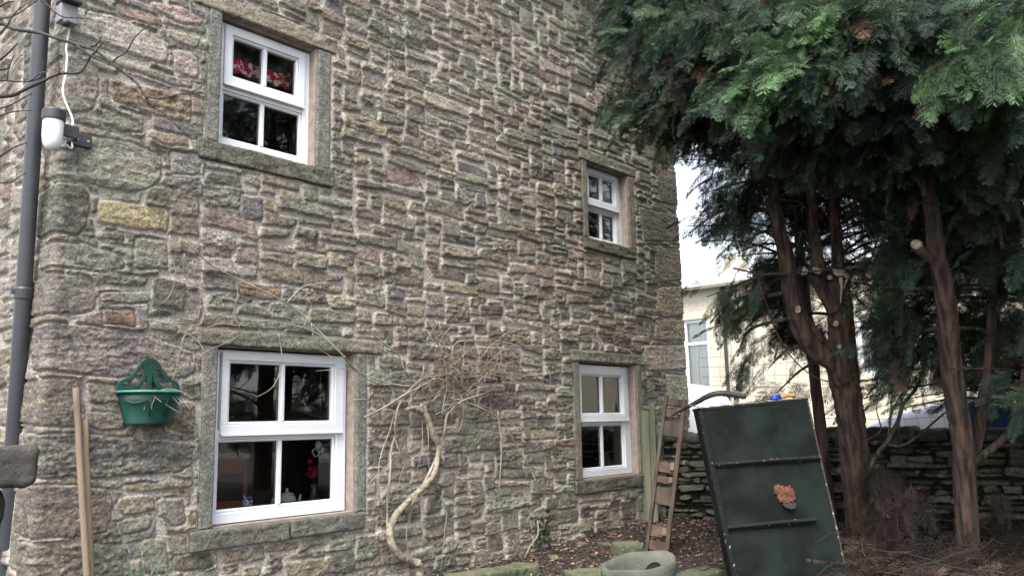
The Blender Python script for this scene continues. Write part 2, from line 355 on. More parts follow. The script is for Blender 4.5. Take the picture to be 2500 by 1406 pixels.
def rock(name, x0, x1, y0, y1, z0, z1, mat_, parent=None, amp=.012, res=.012, colr=None, fr=(6, 6, 20), rb=.012, M4=None, seed=0, smooth=True, bowl=None):
    """a rough rounded block: subdivided box, displaced along its normals"""
    dx, dy, dz = x1-x0, y1-y0, z1-z0; n = [max(2, int(math.ceil(d/res))) for d in (dx, dy, dz)]
    V = []; F = []; idx = {}
    def vid(i, j, k):
        if (i, j, k) not in idx: idx[(i, j, k)] = len(V); V.append((i/n[0], j/n[1], k/n[2]))
        return idx[(i, j, k)]
    for i in range(n[0]):
        for j in range(n[1]):
            F.append((vid(i, j, 0), vid(i, j+1, 0), vid(i+1, j+1, 0), vid(i+1, j, 0))); F.append((vid(i, j, n[2]), vid(i+1, j, n[2]), vid(i+1, j+1, n[2]), vid(i, j+1, n[2])))
    for i in range(n[0]):
        for k in range(n[2]):
            F.append((vid(i, 0, k), vid(i+1, 0, k), vid(i+1, 0, k+1), vid(i, 0, k+1))); F.append((vid(i, n[1], k), vid(i, n[1], k+1), vid(i+1, n[1], k+1), vid(i+1, n[1], k)))
    for j in range(n[1]):
        for k in range(n[2]):
            F.append((vid(0, j, k), vid(0, j, k+1), vid(0, j+1, k+1), vid(0, j+1, k))); F.append((vid(n[0], j, k), vid(n[0], j+1, k), vid(n[0], j+1, k+1), vid(n[0], j, k+1)))
    U = np.array(V); P = U*np.array([dx, dy, dz]); D = np.array([dx, dy, dz])
    Cn = np.clip(P, rb, D-rb); N = P-Cn; l = np.linalg.norm(N, axis=1); l[l == 0] = 1; N = N/l[:, None]
    P = Cn+N*rb
    s = seed*7.7; a1 = fbm(P[:, 0]*fr[0]+P[:, 1]*fr[1]+s, P[:, 2]*fr[2]+P[:, 1]*3+s, 4); a2 = fbm(P[:, 0]*38+P[:, 1]*30, P[:, 2]*42-P[:, 1]*20+s, 3)
    P = P+N*(amp*a1+amp*.5*a2)[:, None]
    P = P+np.array([x0, y0, z0])
    c = None
    if colr is not None:
        c = np.array(srgb(*colr))[None]*(1+.3*fbm(P[:, 0]*9+s, P[:, 2]*13+P[:, 1]*9, 4)+.35*a2)[:, None]
        li = np.clip((fbm(P[:, 0]*16+s, P[:, 2]*18, 4)-.15)*4, 0, 1)[:, None]*.5; c = c*(1-li)+np.array(srgb(128, 124, 110))*li; c = np.clip(c, .01, .9)
    if M4 is not None: P = (np.array(M4.to_3x3())@P.T).T+np.array(M4.translation)
    return mk(name, P, F, mat_, parent, smooth, c)

# ================================================================== STONE HOUSE
X0, X1, ZT = 1.89, 9.50, 6.42
house = empty('stone_house', (X0, 0, 0), 'rubble sandstone house wall with big corner quoins and four white windows', 'house')
WIN = dict(  # opening, frame, sash, upper light, lower light, bar centre
 A=dict(op=(2.945, 3.80, 3.245, 4.268), fr=(2.965, 3.805, 3.262, 4.25), sa=(3.02, 3.735, 3.755, 4.225), up=(3.10, 3.66, 3.84, 4.145), lo=(3.043, 3.71, 3.345, 3.69), bar=3.372),
 B=dict(op=(3.005, 4.225, .49, 1.757), fr=(3.03, 4.20, .502, 1.735), sa=(3.087, 4.16, 1.125, 1.722), up=(3.16, 4.055, 1.215, 1.64), lo=(3.10, 4.085, .60, 1.07), bar=3.60),
 C=dict(op=(7.50, 8.335, 3.225, 4.14), fr=(7.505, 8.325, 3.24, 4.13), sa=(7.57, 8.255, 3.67, 4.11), up=(7.665, 8.168, 3.755, 4.03), lo=(7.655, 8.176, 3.293, 3.597), bar=7.916),
 D=dict(op=(7.225, 8.335, .548, 1.815), fr=(7.235, 8.32, .56, 1.79), sa=(7.29, 8.262, 1.17, 1.77), up=(7.385, 8.152, 1.256, 1.665), lo=(7.37, 8.176, .66, 1.11), bar=7.768))
LINT = dict(A=(2.72, 3.98, 4.268, 4.40), B=(2.84, 4.50, 1.757, 1.868), C=(7.36, 8.50, 4.14, 4.27), D=(7.10, 8.50, 1.815, 1.925))
SILL = dict(A=(2.80, 3.965, 3.10, 3.243), B=(2.84, 4.30, .352, .488), C=(7.39, 8.42, 3.09, 3.223), D=(7.08, 8.42, .405, .546))
JAMB = dict(A=(.105, .13), B=(.105, .10), C=(.10, .13), D=(.115, .11))

def wallpx(L):
    out = []
    for (a, b) in L: p = aty(a, b, -.02); out.append((p[0]-X0, p[2]))
    return out
TR = []
def tr(L, c, t=.03, r=.006, ext=0):
    t = min(t, .030)*.85
    P = wallpx(L)
    if ext:   # quoin wraps round the corner onto the side wall
        zs = [q[1] for q in P if q[0] < .12]; z0, z1 = min(zs), max(zs); P += [(-ext, z0+.01), (-ext, z1-.01)]
    TR.append((P, tuple(min(255, q*1.14) for q in c), t, r))
tr([(190, 20), (300, 45), (395, 85), (415, 115), (408, 160), (370, 155), (290, 125), (200, 85), (182, 55)], (128, 122, 114), ext=.2)
tr([(285, 5), (395, 45), (400, 68), (385, 68), (290, 40), (275, 15)], (128, 104, 88))
tr([(360, 0), (440, 15), (497, 45), (495, 62), (440, 58), (395, 38), (365, 12)], (150, 118, 110))
tr([(405, 66), (450, 77), (497, 90), (485, 120), (460, 118), (410, 88)], (116, 110, 88))
tr([(425, 120), (465, 122), (487, 148), (483, 195), (455, 190), (425, 170)], (140, 118, 116))
tr([(190, 115), (260, 135), (400, 175), (475, 198), (470, 222), (400, 203), (280, 162), (180, 128)], (116, 110, 92))
tr([(160, 145), (200, 142), (240, 170), (245, 225), (230, 270), (170, 280), (150, 240)], (116, 106, 98), .034, ext=.3)
tr([(265, 192), (330, 210), (470, 232), (470, 298), (440, 300), (370, 280), (268, 245)], (118, 96, 72), .04, .013)
tr([(250, 262), (345, 303), (352, 325), (300, 325), (250, 305)], (108, 106, 86), .03, .010)
tr([(365, 316), (460, 333), (465, 358), (400, 355), (360, 335)], (126, 104, 84))
tr([(155, 335), (230, 330), (330, 350), (390, 385), (395, 440), (330, 472), (280, 465), (160, 435), (145, 390)], (110, 106, 92), .045, .008, ext=.22)
tr([(415, 368), (485, 375), (490, 428), (415, 425)], (122, 114, 112))
tr([(150, 448), (205, 452), (222, 490), (215, 550), (190, 578), (145, 570)], (78, 76, 66), ext=.3)
tr([(235, 485), (300, 490), (410, 510), (412, 568), (330, 560), (232, 545)], (132, 118, 70), .03)
tr([(138, 590), (200, 595), (300, 622), (303, 655), (250, 665), (140, 655)], (102, 98, 90), .035, ext=.2)
tr([(133, 668), (200, 670), (235, 700), (230, 755), (180, 770), (132, 768)], (98, 92, 86), ext=.34)
tr([(232, 563), (300, 566), (312, 590), (235, 586)], (108, 104, 88))
tr([(240, 708), (360, 712), (366, 740), (245, 737)], (110, 108, 92))
tr([(245, 750), (325, 755), (330, 795), (248, 790)], (118, 84, 64))
tr([(328, 580), (408, 585), (412, 662), (325, 655)], (112, 108, 92))
tr([(130, 785), (230, 792), (330, 810), (400, 835), (470, 855), (478, 900), (455, 925), (300, 922), (120, 905)], (104, 94, 90), .045, .009, ext=.2)
tr([(120, 922), (195, 927), (205, 1000), (200, 1045), (108, 1035)], (102, 92, 80), .032, ext=.36)
tr([(210, 930), (300, 945), (340, 985), (215, 985)], (98, 92, 78))
tr([(208, 1002), (290, 1003), (312, 1035), (310, 1050), (250, 1055), (208, 1040)], (112, 100, 82))
tr([(440, 975), (480, 985), (478, 1062), (400, 1050), (430, 1010)], (104, 90, 72))
tr([(106, 1055), (250, 1065), (400, 1075), (480, 1080), (475, 1130), (440, 1155), (330, 1165), (180, 1172), (98, 1165)], (94, 90, 84), .05, .013, ext=.2)
tr([(95, 1182), (200, 1185), (265, 1195), (275, 1240), (260, 1300), (200, 1312), (85, 1315)], (100, 86, 78), .036, ext=.33)
tr([(300, 1182), (480, 1167), (475, 1188), (380, 1200), (300, 1205)], (118, 108, 84))
tr([(285, 1215), (380, 1207), (380, 1245), (300, 1262), (280, 1250)], (112, 102, 82))
tr([(285, 1272), (375, 1257), (370, 1290), (300, 1310), (283, 1295)], (102, 98, 88))
tr([(388, 1215), (450, 1212), (452, 1280), (420, 1285), (388, 1260)], (110, 106, 96))
tr([(80, 1325), (200, 1325), (310, 1330), (322, 1440), (70, 1440)], (92, 84, 72), .04, .01, ext=.22)
tr([(345, 1318), (410, 1312), (410, 1400), (345, 1400)], (106, 100, 84))
tr([(418, 1355), (520, 1345), (525, 1380), (480, 1395), (418, 1390)], (98, 90, 72))
tr([(540, 1340), (620, 1335), (615, 1365), (545, 1378)], (108, 94, 76))
tr([(585, 470), (640, 480), (640, 540), (590, 535)], (86, 82, 84))
tr([(580, 685), (690, 700), (685, 730), (640, 735), (585, 718)], (116, 90, 66))
tr([(1170, 740), (1232, 745), (1230, 772), (1172, 768)], (96, 74, 64))
tr([(1603, 702), (1690, 696), (1690, 765), (1620, 775), (1604, 760)], (142, 124, 92), .045, ext=0)
tr([(1572, 842), (1695, 842), (1695, 902), (1580, 905), (1570, 880)], (150, 128, 110), .05)
tr([(1600, 600), (1692, 612), (1692, 682), (1602, 690)], (112, 100, 84), .045)
tr([(1560, 505), (1680, 535), (1685, 590), (1570, 590)], (104, 94, 80), .045)
tr([(1600, 400), (1690, 432), (1690, 510), (1610, 495)], (98, 88, 78), .045)
tr([(1565, 310), (1680, 350), (1680, 415), (1575, 385)], (108, 92, 78), .045)
tr([(1598, 778), (1645, 780), (1648, 832), (1600, 830)], (132, 114, 86), .035)
tr([(1650, 780), (1690, 780), (1690, 835), (1652, 833)], (138, 120, 92), .035)
tr([(1625, 912), (1690, 915), (1690, 985), (1628, 980)], (140, 128, 100), .035)
def hfun(r, s, z):
    a = r.choice([.06, .085, .105, .13, .16], p=[.12, .22, .28, .24, .14])
    if z < .9 and s > 2.4: a *= 1.22
    if z > 2.1 and s > 3.5: a *= .92
    if s < 1.0: a *= 1.25
    if s < .0: a *= 1.1
    return a*r.uniform(.88, 1.12)
def wfun(r, s, z):
    return (r.uniform(.13, .38) if r.rand() < .8 else r.uniform(.35, .52))*(1.2 if s < 1 else 1)
def pal(r, s, z):
    u = r.rand()
    if u < .07: return rng_choice(r, PAL_ODD)
    if s < 1.3 and u < .6: return rng_choice(r, PAL_LEFT)
    return rng_choice(r, PAL_GEN)
rg = np.random.RandomState(5)
SL = -4.2; SR = (X1-X0)+.9
Sg = np.concatenate([np.arange(SL, -.7, .035), np.arange(-.7, -.1, .014), np.arange(-.1, 2.6, .0075), np.arange(2.6, 5.2, .0095), np.arange(5.2, X1-X0+.12, .0115), np.arange(X1-X0+.12, SR, .05)])
Zg = np.concatenate([np.arange(-.35, 2.2, .0075), np.arange(2.2, 4.6, .009), np.arange(4.6, ZT+.005, .012)])
blocked = []
for k in WIN:
    o = WIN[k]['op']; l = LINT[k]; s_ = SILL[k]; j = JAMB[k]
    blocked += [(o[0]-j[0]-X0, o[1]+j[1]-X0, s_[2], l[3]-.02), (l[0]-X0, l[1]-X0, l[2], l[3]), (s_[0]-X0, s_[1]-X0, s_[2], s_[3])]
quads = skyline(SL, SR, -.35, ZT+.1, hfun, wfun, rg)
def grn(SS, ZZ): return np.clip(.62-ZZ*.34, 0, .5)+np.clip((SS-3)*.05, 0, .2)-.28
H, C, MK = stone_field(Sg, Zg, quads, TR, blocked, rg, palfun=pal, green=grn)
SS, ZZ = np.meshgrid(Sg, Zg)
rc = .022; q4 = rc*math.pi/2; Wd = X1-X0
wob = .03*fbm(SS*.5, ZZ*.5+8, 3)*np.clip(SS/1.5, 0, 1)*np.clip((Wd-SS)/.8, 0, 1)
def wrap(S_, Hh):
    x = np.empty_like(S_); y = np.empty_like(S_); nx = np.empty_like(S_); ny = np.empty_like(S_)
    a = q4/2
    L = S_ < -a; x[L] = X0; y[L] = rc+(-a-S_[L]); nx[L] = -1; ny[L] = 0
    c = (S_ >= -a) & (S_ <= a); th = (S_[c]+a)/q4*math.pi/2; x[c] = X0+rc-rc*np.cos(th); y[c] = rc-rc*np.sin(th); nx[c] = -np.cos(th); ny[c] = -np.sin(th)
    m = (S_ > a) & (S_ < Wd-a); x[m] = X0+rc+(S_[m]-a)*(Wd-2*rc)/(Wd-2*a); y[m] = 0; nx[m] = 0; ny[m] = -1
    c = (S_ >= Wd-a) & (S_ <= Wd+a); th = (S_[c]-(Wd-a))/q4*math.pi/2; x[c] = X1-rc+rc*np.sin(th); y[c] = rc-rc*np.cos(th); nx[c] = np.sin(th); ny[c] = -np.cos(th)
    r = S_ > Wd+a; x[r] = X1; y[r] = rc+(S_[r]-Wd-a); nx[r] = 1; ny[r] = 0
    return np.stack([x+nx*Hh, y+ny*Hh], -1)
XY = wrap(SS, H+wob*0.5)
# slightly tumbling right-hand corner
V = np.concatenate([XY, ZZ[..., None]], -1)
xc = (V[:-1, :-1, 0]+V[1:, 1:, 0])/2; zc = (V[:-1, :-1, 2]+V[1:, 1:, 2])/2; sc_ = (SS[:-1, :-1]+SS[1:, 1:])/2
keep = np.ones(xc.shape, bool)
for k in WIN:
    o = WIN[k]['op']; e = .03
    keep &= ~((xc > o[0]-e) & (xc < o[1]+e) & (zc > o[2]-e) & (zc < o[3]+e) & (sc_ > .1) & (sc_ < Wd-.1))
wall = mk('wall', V.reshape(-1, 3), grid_faces(len(Zg), len(Sg), keep), m_stone, house, True, C.reshape(-1, 3))
# rest of the shell: far end wall, back wall and roof
b_ = MB(); b_.box(X0+.05, X1-.05, 5.0, 5.3, -.35, ZT-.02); b_.box(X1-.45, X1-.03, .85, 5.0, -.35, ZT-.02); b_.box(X0+.03, X0+.45, 3.9, 5.0, -.35, ZT-.02)
b_.build('rear_wall', mat('rear_sandstone', srgb(120, 110, 90), srgb(90, 84, 70), scale=5, rough=.95, bump=.5, bscale=12), house)
b_ = MB()
for s in (0, 1):
    y0, y1 = (-.28, 2.65) if s == 0 else (5.58, 2.65)
    b_.add([(X0-.2, y0, ZT-.02), (X1+.1, y0, ZT-.02), (X1+.1, y1, ZT+1.75), (X0-.2, y1, ZT+1.75), (X0-.2, y0, ZT+.06), (X1+.1, y0, ZT+.06), (X1+.1, y1, ZT+1.83), (X0-.2, y1, ZT+1.83)],
           [(0, 3, 2, 1), (4, 5, 6, 7), (0, 1, 5, 4), (1, 2, 6, 5), (2, 3, 7, 6), (3, 0, 4, 7)])
b_.build('roof', m_slate, house)
for x in (X0+.03, X1-.35):
    b_ = MB(); b_.add([(x, .03, ZT-.02), (x+.3, .03, ZT-.02), (x+.3, 5.3, ZT-.02), (x, 5.3, ZT-.02), (x, 2.65, ZT+1.72), (x+.3, 2.65, ZT+1.72)], [(0, 1, 2, 3), (0, 4, 5, 1), (2, 5, 4, 3), (0, 3, 4), (1, 5, 2)])
    b_.build('gable', MATS['rear_sandstone'], house)

def ring(mb, o, i, y0, y1, ch=.006):
    """rectangular frame from outer rect o to inner rect i, front y0 (towards camera), back y1, chamfered inner lip"""
    def rc_(r, y, d=0): return [(r[0]-d, y, r[2]-d), (r[1]+d, y, r[2]-d), (r[1]+d, y, r[3]+d), (r[0]-d, y, r[3]+d)]
    L = [rc_(o, y1), rc_(o, y0+ch*.6), rc_(o, y0, -ch*.6), rc_(i, y0, ch), rc_(i, y0+ch), rc_(i, y1)]
    V_ = [p for r in L for p in r]; F_ = []
    for k in range(len(L)):
        n = (k+1) % len(L)
        for j in range(4): F_.append((k*4+j, k*4+(j+1) % 4, n*4+(j+1) % 4, n*4+j))
    mb.add(V_, [f[::-1] for f in F_])
WLAB = dict(A='upper left white window with a red floral curtain', B='lower left white window with a cat ornament and teapot inside', C='upper right small white window', D='lower right white window reflecting a parked car')
for wi, k in enumerate('ABCD'):
    w = WIN[k]; o = w['op']; fr = w['fr']; sa = w['sa']; up = w['up']; lo = w['lo']; bc = w['bar']
    fm = MB(); yF = .092
    ring(fm, fr, (lo[0]-.022, lo[1]+.022, lo[2]-.022, fr[3]-.03), yF, .165)
    fm.box(lo[0]-.022, lo[1]+.022, yF+.004, .16, lo[3]+.022, sa[2]+.03, .003)        # transom
    ring(fm, (lo[0]-.0215, lo[1]+.0215, lo[2]-.0215, lo[3]+.0215), lo, yF+.014, .15, .010)
    wn = fm.build('window', m_paint, house); wn['label'] = WLAB[k]
    sm = MB(); yS = yF-.022
    ring(sm, sa, (up[0]-.02, up[1]+.02, up[2]-.02, up[3]+.02), yS, yF+.03, .004)
    ring(sm, (up[0]-.0195, up[1]+.0195, up[2]-.0195, up[3]+.0195), up, yS+.012, yF+.05, .010)
    sm.box(sa[0]+.004, sa[1]-.004, yS-.012, yS+.02, sa[2]-.012, sa[2]-.001, .003)    # drip bar
    sm.build('sash', m_paint, wn)
    g = MB(); g.box(bc-.016, bc+.016, yS+.012, yF+.045, up[2]-.002, up[3]+.002, .006); g.build('glazing_bar', m_paint, wn)
    g = MB(); g.box(bc-.016, bc+.016, yF+.012, .148, lo[2]-.002, lo[3]+.002, .006); g.build('glazing_bar', m_paint, wn)
    for (r, y) in ((up, yF+.024), (lo, .13)):
        for (a, b) in ((r[0]-.005, bc-.012), (bc+.012, r[1]+.005)):
            mk('pane', [(a, y, r[2]-.005), (b, y, r[2]-.005), (b, y, r[3]+.005), (a, y, r[3]+.005)], [(0, 1, 2, 3)], GLASS, wn)
            sp = MB(); ring(sp, (a, b, r[2]-.004, r[3]+.004), (a+.012, b-.012, r[2]+.008, r[3]-.008), y+.006, y+.016, .001)
            sp.build('spacer', mat('dark_spacer', (.05, .05, .055), rough=.4), wn)
    l = LINT[k]; s_ = SILL[k]; j = JAMB[k]
    jc = (112, 112, 102) if k in 'AB' else (118, 108, 92)
    rock('lintel', l[0], l[1], -.028, .10, l[2], l[3], m_stone, wn, amp=.012, colr=(136, 126, 102) if k == 'A' else (122, 116, 98), seed=wi+1)
    jt, jb = l[2]-.003, s_[3]+.003
    rock('jamb', o[0]-j[0], o[0], -.020, .10, jb, jt, m_stone, wn, amp=.006, colr=jc, fr=(20, 6, 6), seed=wi+11)
    rock('jamb', o[1], o[1]+j[1], -.020, .10, jb, jt, m_stone, wn, amp=.006, colr=jc, fr=(20, 6, 6), seed=wi+21)
    if k == 'B':
        rock('sill', s_[0], 3.60, -.055, .10, s_[2], s_[3], m_stone, wn, amp=.010, colr=(104, 99, 86), seed=31)
        rock('sill', 3.615, s_[1], -.055, .10, s_[2]+.01, s_[3], m_stone, wn, amp=.010, colr=(100, 98, 86), seed=32)
    else: rock('sill', s_[0], s_[1], -.036, .10, s_[2], s_[3], m_stone, wn, amp=.012, colr=(96, 92, 76), seed=wi+41)
    # mortar reveal between the stone surround and the frame
    rv = MB(); t = .012
    rv.box(o[0]-.03, o[0]+.010, .012, .20, o[2]-.02, o[3]+.02); rv.box(o[1]-.012, o[1]+.03, .004, .20, o[2]-.02, o[3]+.02)
    rv.box(o[0]+.011, o[1]-.013, .030, .20, o[3]-.008, o[3]+.03); rv.box(o[0]+.011, o[1]-.013, .012, .20, o[2]-.03, o[2]+.006)
    rv.build('reveal', m_pink, wn)
    # inner reveal and the room behind (faces point inwards)
    a, b, c, d = o[0]+.012, o[1]-.012, o[2]+.01, o[3]-.01; yi0, yi1, yr = .168, .46, 3.2
    rx0, rx1, rz0, rz1 = a-(1.0 if k in 'AB' else 1.6), b+1.0, (-.2 if k in 'BD' else 2.55), (2.3 if k in 'BD' else 5.0)
    if k in 'AB': rx0 = X0+.4
    else: rx1 = X1-.5
    VV = [(a, yi0, c), (b, yi0, c), (b, yi0, d), (a, yi0, d), (a-.06, yi1, c), (b+.06, yi1, c), (b+.06, yi1, d+.03), (a-.06, yi1, d+.03)]
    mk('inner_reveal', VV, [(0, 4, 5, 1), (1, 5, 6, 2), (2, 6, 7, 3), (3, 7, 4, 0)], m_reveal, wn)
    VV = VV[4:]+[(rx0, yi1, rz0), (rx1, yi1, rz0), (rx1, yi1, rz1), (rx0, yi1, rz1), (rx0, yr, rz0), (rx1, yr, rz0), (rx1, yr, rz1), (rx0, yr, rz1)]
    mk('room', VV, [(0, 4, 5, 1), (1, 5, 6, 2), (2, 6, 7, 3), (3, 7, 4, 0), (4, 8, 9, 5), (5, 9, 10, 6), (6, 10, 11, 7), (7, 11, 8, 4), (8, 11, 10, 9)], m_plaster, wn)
# downpipe on the side wall next to the corner
pt = [atd(108, -160, 5.25), atd(105, 0, 5.2), atd(84, 480, 5.15), atd(59.5, 780, 5.12), atd(36, 1078, 5.1), atd(12, 1400, 5.08), atd(5, 1560, 5.06)]
pb = np.array([pt[0], pt[2], pt[4], pt[6]]); 
topP, botP = atd(106, -20, 5.35), atd(33, 1090, 5.22); dv = (topP-botP); 
pts = np.array([botP-dv*.55+dv*t for t in np.linspace(0, 2.1, 160)])
jz = atd(64, 706, 5.27)[2]; 
lowp = [q for q in pts if q[2] < jz]; upp = [q for q in pts if q[2] >= jz-.1]
m = MB(); m.tube(upp, .047, 24); dp_ = m.build('downpipe', m_pipe, house, True)
m = MB(); m.tube(lowp, .049, 24); m.build('lower_pipe', m_pipe, dp_, True)
m = MB(); qd = dv/np.linalg.norm(dv); c0 = min(pts, key=lambda q: abs(q[2]-jz)); m.tube([c0-qd*.045, c0-qd*.04, c0+qd*.02, c0+qd*.03], [.052, .055, .055, .050], 24)
m.box(c0[0]-.075, c0[0]+.075, c0[1]-.012, c0[1]+.012, c0[2]-.018, c0[2]+.012, .003); m.build('pipe_collar', m_pipe, dp_)

# ================================================================== SETTING
def gz(x, y): return -.12+.12*np.clip((x-5.5)/2.5, 0, 1)+.03*fbm(x*.9+3, y*.9, 3)
gx = np.concatenate([np.linspace(-4, 4, 30), np.linspace(4.1, 9.9, 150)]); gy = np.concatenate([np.linspace(-12, -4.6, 24), np.linspace(-4.5, 1.0, 140)])
GX, GY = np.meshgrid(gx, gy); GZ = gz(GX, GY)+.012*fbm(GX*14, GY*14, 3)
o = mk('garden_ground', np.stack([GX, GY, GZ], -1).reshape(-1, 3), grid_faces(len(gy), len(gx)), m_soil, None, True); tag(o, kind='structure')
o = mk('ground', [(-300, -300, -.34), (300, -300, -.34), (300, 300, -.34), (-300, 300, -.34)], [(0, 1, 2, 3)], mat('far_ground', srgb(84, 86, 60), srgb(96, 88, 66), scale=.8, rough=.95)); tag(o, kind='structure')
m = MB(); m.box(10.2, 18.5, -60, 60, -.3, -.10); tag(m.build('road', m_asphalt), kind='structure')
m = MB(); m.box(18.5, 22.3, -60, 60, -.3, .02); tag(m.build('pavement', mat('pavement_slab', srgb(140, 136, 128), srgb(120, 118, 112), scale=5, rough=.9, bump=.2)), kind='structure')
# leaf litter
def scatter_leaves(name, n, reg, size, cols, kind='stuff', lift=.02):
    P = []; F = []; Cc = []
    c_ = np.array([srgb(*c) for c in cols]); k = 0
    x = RS.uniform(reg[0], reg[1], n); y = RS.uniform(reg[2], reg[3], n)
    z = gz(x, y)+.004+RS.rand(n)*lift; s = RS.uniform(.4, 1, n)*size; a = RS.rand(n)*6.28; tl = RS.uniform(-.7, .7, (n, 2)); asp = RS.uniform(.12, .65, n)
    u = np.stack([np.cos(a), np.sin(a), tl[:, 0]*.6], 1); v = np.stack([-np.sin(a), np.cos(a), tl[:, 1]], 1)*asp[:, None]
    ce = np.stack([x, y, z], 1); s = s[:, None]
    Q = np.stack([ce-u*s, ce-v*s*.8+[0, 0, .004], ce+u*s, ce+v*s*.8+[0, 0, .004]], 1).reshape(-1, 3)
    cc = np.repeat(c_[RS.randint(len(c_), size=n)]*RS.uniform(.6, 1.3, (n, 1)), 4, 0)
    o = mk(name, Q, np.arange(4*n).reshape(-1, 4), m_litter, None, False, cc); tag(o, kind=kind); return o
scatter_leaves('leaf_litter', 16000, (4.5, 9.2, -4.2, -.03), .028, [(132, 100, 76), (104, 74, 56), (84, 60, 48), (150, 122, 96), (72, 54, 44)])

# garden boundary wall of thin mossy stones
WA, WB = np.array([8.86, .02]), np.array([9.95, -7.0]); Lw = np.linalg.norm(WB-WA); wd_ = (WB-WA)/Lw; wn_ = np.array([wd_[1], -wd_[0]])
if wn_[0] > 0: wn_ = -wn_
bw = empty('boundary_wall', (WA[0], WA[1], 0), 'low dry stone garden wall of thin mossy green stones behind the trees', 'wall')
Sg2 = np.arange(0, Lw, .013); Zg2 = np.arange(-.2, .905, .010)
r2 = np.random.RandomState(9)
q2 = skyline(0, Lw, -.2, .93, lambda r, s, z: r.choice([.035, .05, .07, .09])*r.uniform(.9, 1.1), lambda r, s, z: r.uniform(.12, .4), r2)
H2, C2, _ = stone_field(Sg2, Zg2, q2, [], [], r2, gap=.006, thick=(.03, .075), mort=(16, 16, 14), palfun=lambda r, s, z: rng_choice(r, [(84, 90, 66), (64, 72, 50), (88, 86, 72), (58, 58, 48), (70, 80, 52)]), rag=.008, rnd=.012, green=lambda a, b: .35+0*a)
S2, Z2 = np.meshgrid(Sg2, Zg2)
V2 = np.stack([WA[0]+wd_[0]*S2+wn_[0]*H2, WA[1]+wd_[1]*S2+wn_[1]*H2, Z2], -1)
mk('wall_face', V2.reshape(-1, 3), grid_faces(len(Zg2), len(Sg2)), m_drywall, bw, True, C2.reshape(-1, 3))
th_ = .32; P4 = [WA+wn_*-.001, WB-wn_*.001, WB-wn_*th_, WA-wn_*th_]
mk('wall_core', [(p[0], p[1], z) for z in (-.3, .90) for p in P4], [(0, 1, 2, 3), (4, 7, 6, 5), (0, 4, 5, 1), (1, 5, 6, 2), (2, 6, 7, 3), (3, 7, 4, 0)], mat('dark_wall_core', srgb(60, 60, 48), srgb(40, 42, 34), scale=9, rough=.95, bump=.5), bw)
s = .02; i = 0
while s < Lw-.2:
    w_ = random.uniform(.14, .34); h_ = random.uniform(.09, .17); c = WA+wd_*(s+w_/2)-wn_*(.13)
    Mx = Matrix.Translation((c[0], c[1], .90)) @ Matrix.Rotation(math.atan2(wd_[1], wd_[0]), 4, 'Z') @ Matrix.Rotation(random.uniform(-.12, .12), 4, 'Y')
    rock('coping_stone', -w_/2, w_/2, -.19, .19, -.01, h_, m_drywall, bw, amp=.03, res=.04, colr=random.choice([(66, 68, 52), (52, 52, 42), (72, 68, 58)]), rb=.035, M4=Mx, seed=i); s += w_+.006; i += 1
# wire netting on the boundary wall
wf = empty('wire_fence', (WA[0], WA[1], 1), 'thin sagging square wire netting strung above the mossy boundary wall', 'fence')
def wp(s, z): 
    p = WA+wd_*s-wn_*.16; return (p[0], p[1], z)
m = MB()
for zz in np.arange(1.02, 2.05, .13): m.tube([wp(s_, zz+.03*math.sin(s_*2+zz*5)+random.uniform(-.006, .006)) for s_ in np.arange(.5, Lw, .25)], .0022, 4)
for s_ in np.arange(.5, Lw, .13): m.tube([wp(s_+.03*math.sin(zz*6+s_), zz) for zz in np.linspace(.98, 2.05, 6)], .0018, 4)
m.build('netting', m_wire, wf)
for s_ in (3.2, 5.9):
    m = MB(); p = wp(s_, 0); m.box(p[0]-.02, p[0]+.02, p[1]-.02, p[1]+.02, .5, 2.08, .004); m.build('fence_post', m_wire, wf)

# ---- house across the road
XB = 22.0
nb = empty('neighbour_house', (XB, 2, 0), 'cream stone house across the road with white framed windows and pale roof', 'house')
def brickmat(name, ca, cb, cm, bw_=.42, bh=.16):
    m = bpy.data.materials.new(name); m.use_nodes = True; t = m.node_tree; N = t.nodes; L = t.links; b = N['Principled BSDF']; b.inputs['Roughness'].default_value = .9
    tc = N.new('ShaderNodeTexCoord'); sx = N.new('ShaderNodeSeparateXYZ'); cx = N.new('ShaderNodeCombineXYZ'); L.new(tc.outputs['Object'], sx.inputs[0])
    ad = N.new('ShaderNodeMath'); L.new(sx.outputs[0], ad.inputs[0]); L.new(sx.outputs[1], ad.inputs[1]); L.new(ad.outputs[0], cx.inputs[0]); L.new(sx.outputs[2], cx.inputs[1])
    br = N.new('ShaderNodeTexBrick'); br.inputs['Scale'].default_value = 1; br.inputs['Brick Width'].default_value = bw_; br.inputs['Row Height'].default_value = bh; br.inputs['Mortar Size'].default_value = .008
    br.inputs['Color1'].default_value = (*ca, 1); br.inputs['Color2'].default_value = (*cb, 1); br.inputs['Mortar'].default_value = (*cm, 1)
    L.new(cx.outputs[0], br.inputs['Vector']); nz = N.new('ShaderNodeTexNoise'); nz.inputs['Scale'].default_value = 9; L.new(tc.outputs['Object'], nz.inputs['Vector'])
    mx = N.new('ShaderNodeMix'); mx.data_type = 'RGBA'; mx.blend_type = 'MULTIPLY'; mx.inputs[0].default_value = .35; L.new(br.outputs[0], mx.inputs[6]); L.new(nz.outputs[0], mx.inputs[7]); L.new(mx.outputs[2], b.inputs['Base Color'])
    bp = N.new('ShaderNodeBump'); bp.inputs['Strength'].default_value = .6; bp.inputs['Distance'].default_value = .02; L.new(br.outputs[1], bp.inputs['Height']); bp.invert = True; L.new(bp.outputs[0], b.inputs['Normal']); return m
m_cream = brickmat('cream_coursed_stone', srgb(212, 201, 176, .8), srgb(198, 187, 162, .8), srgb(188, 180, 164))
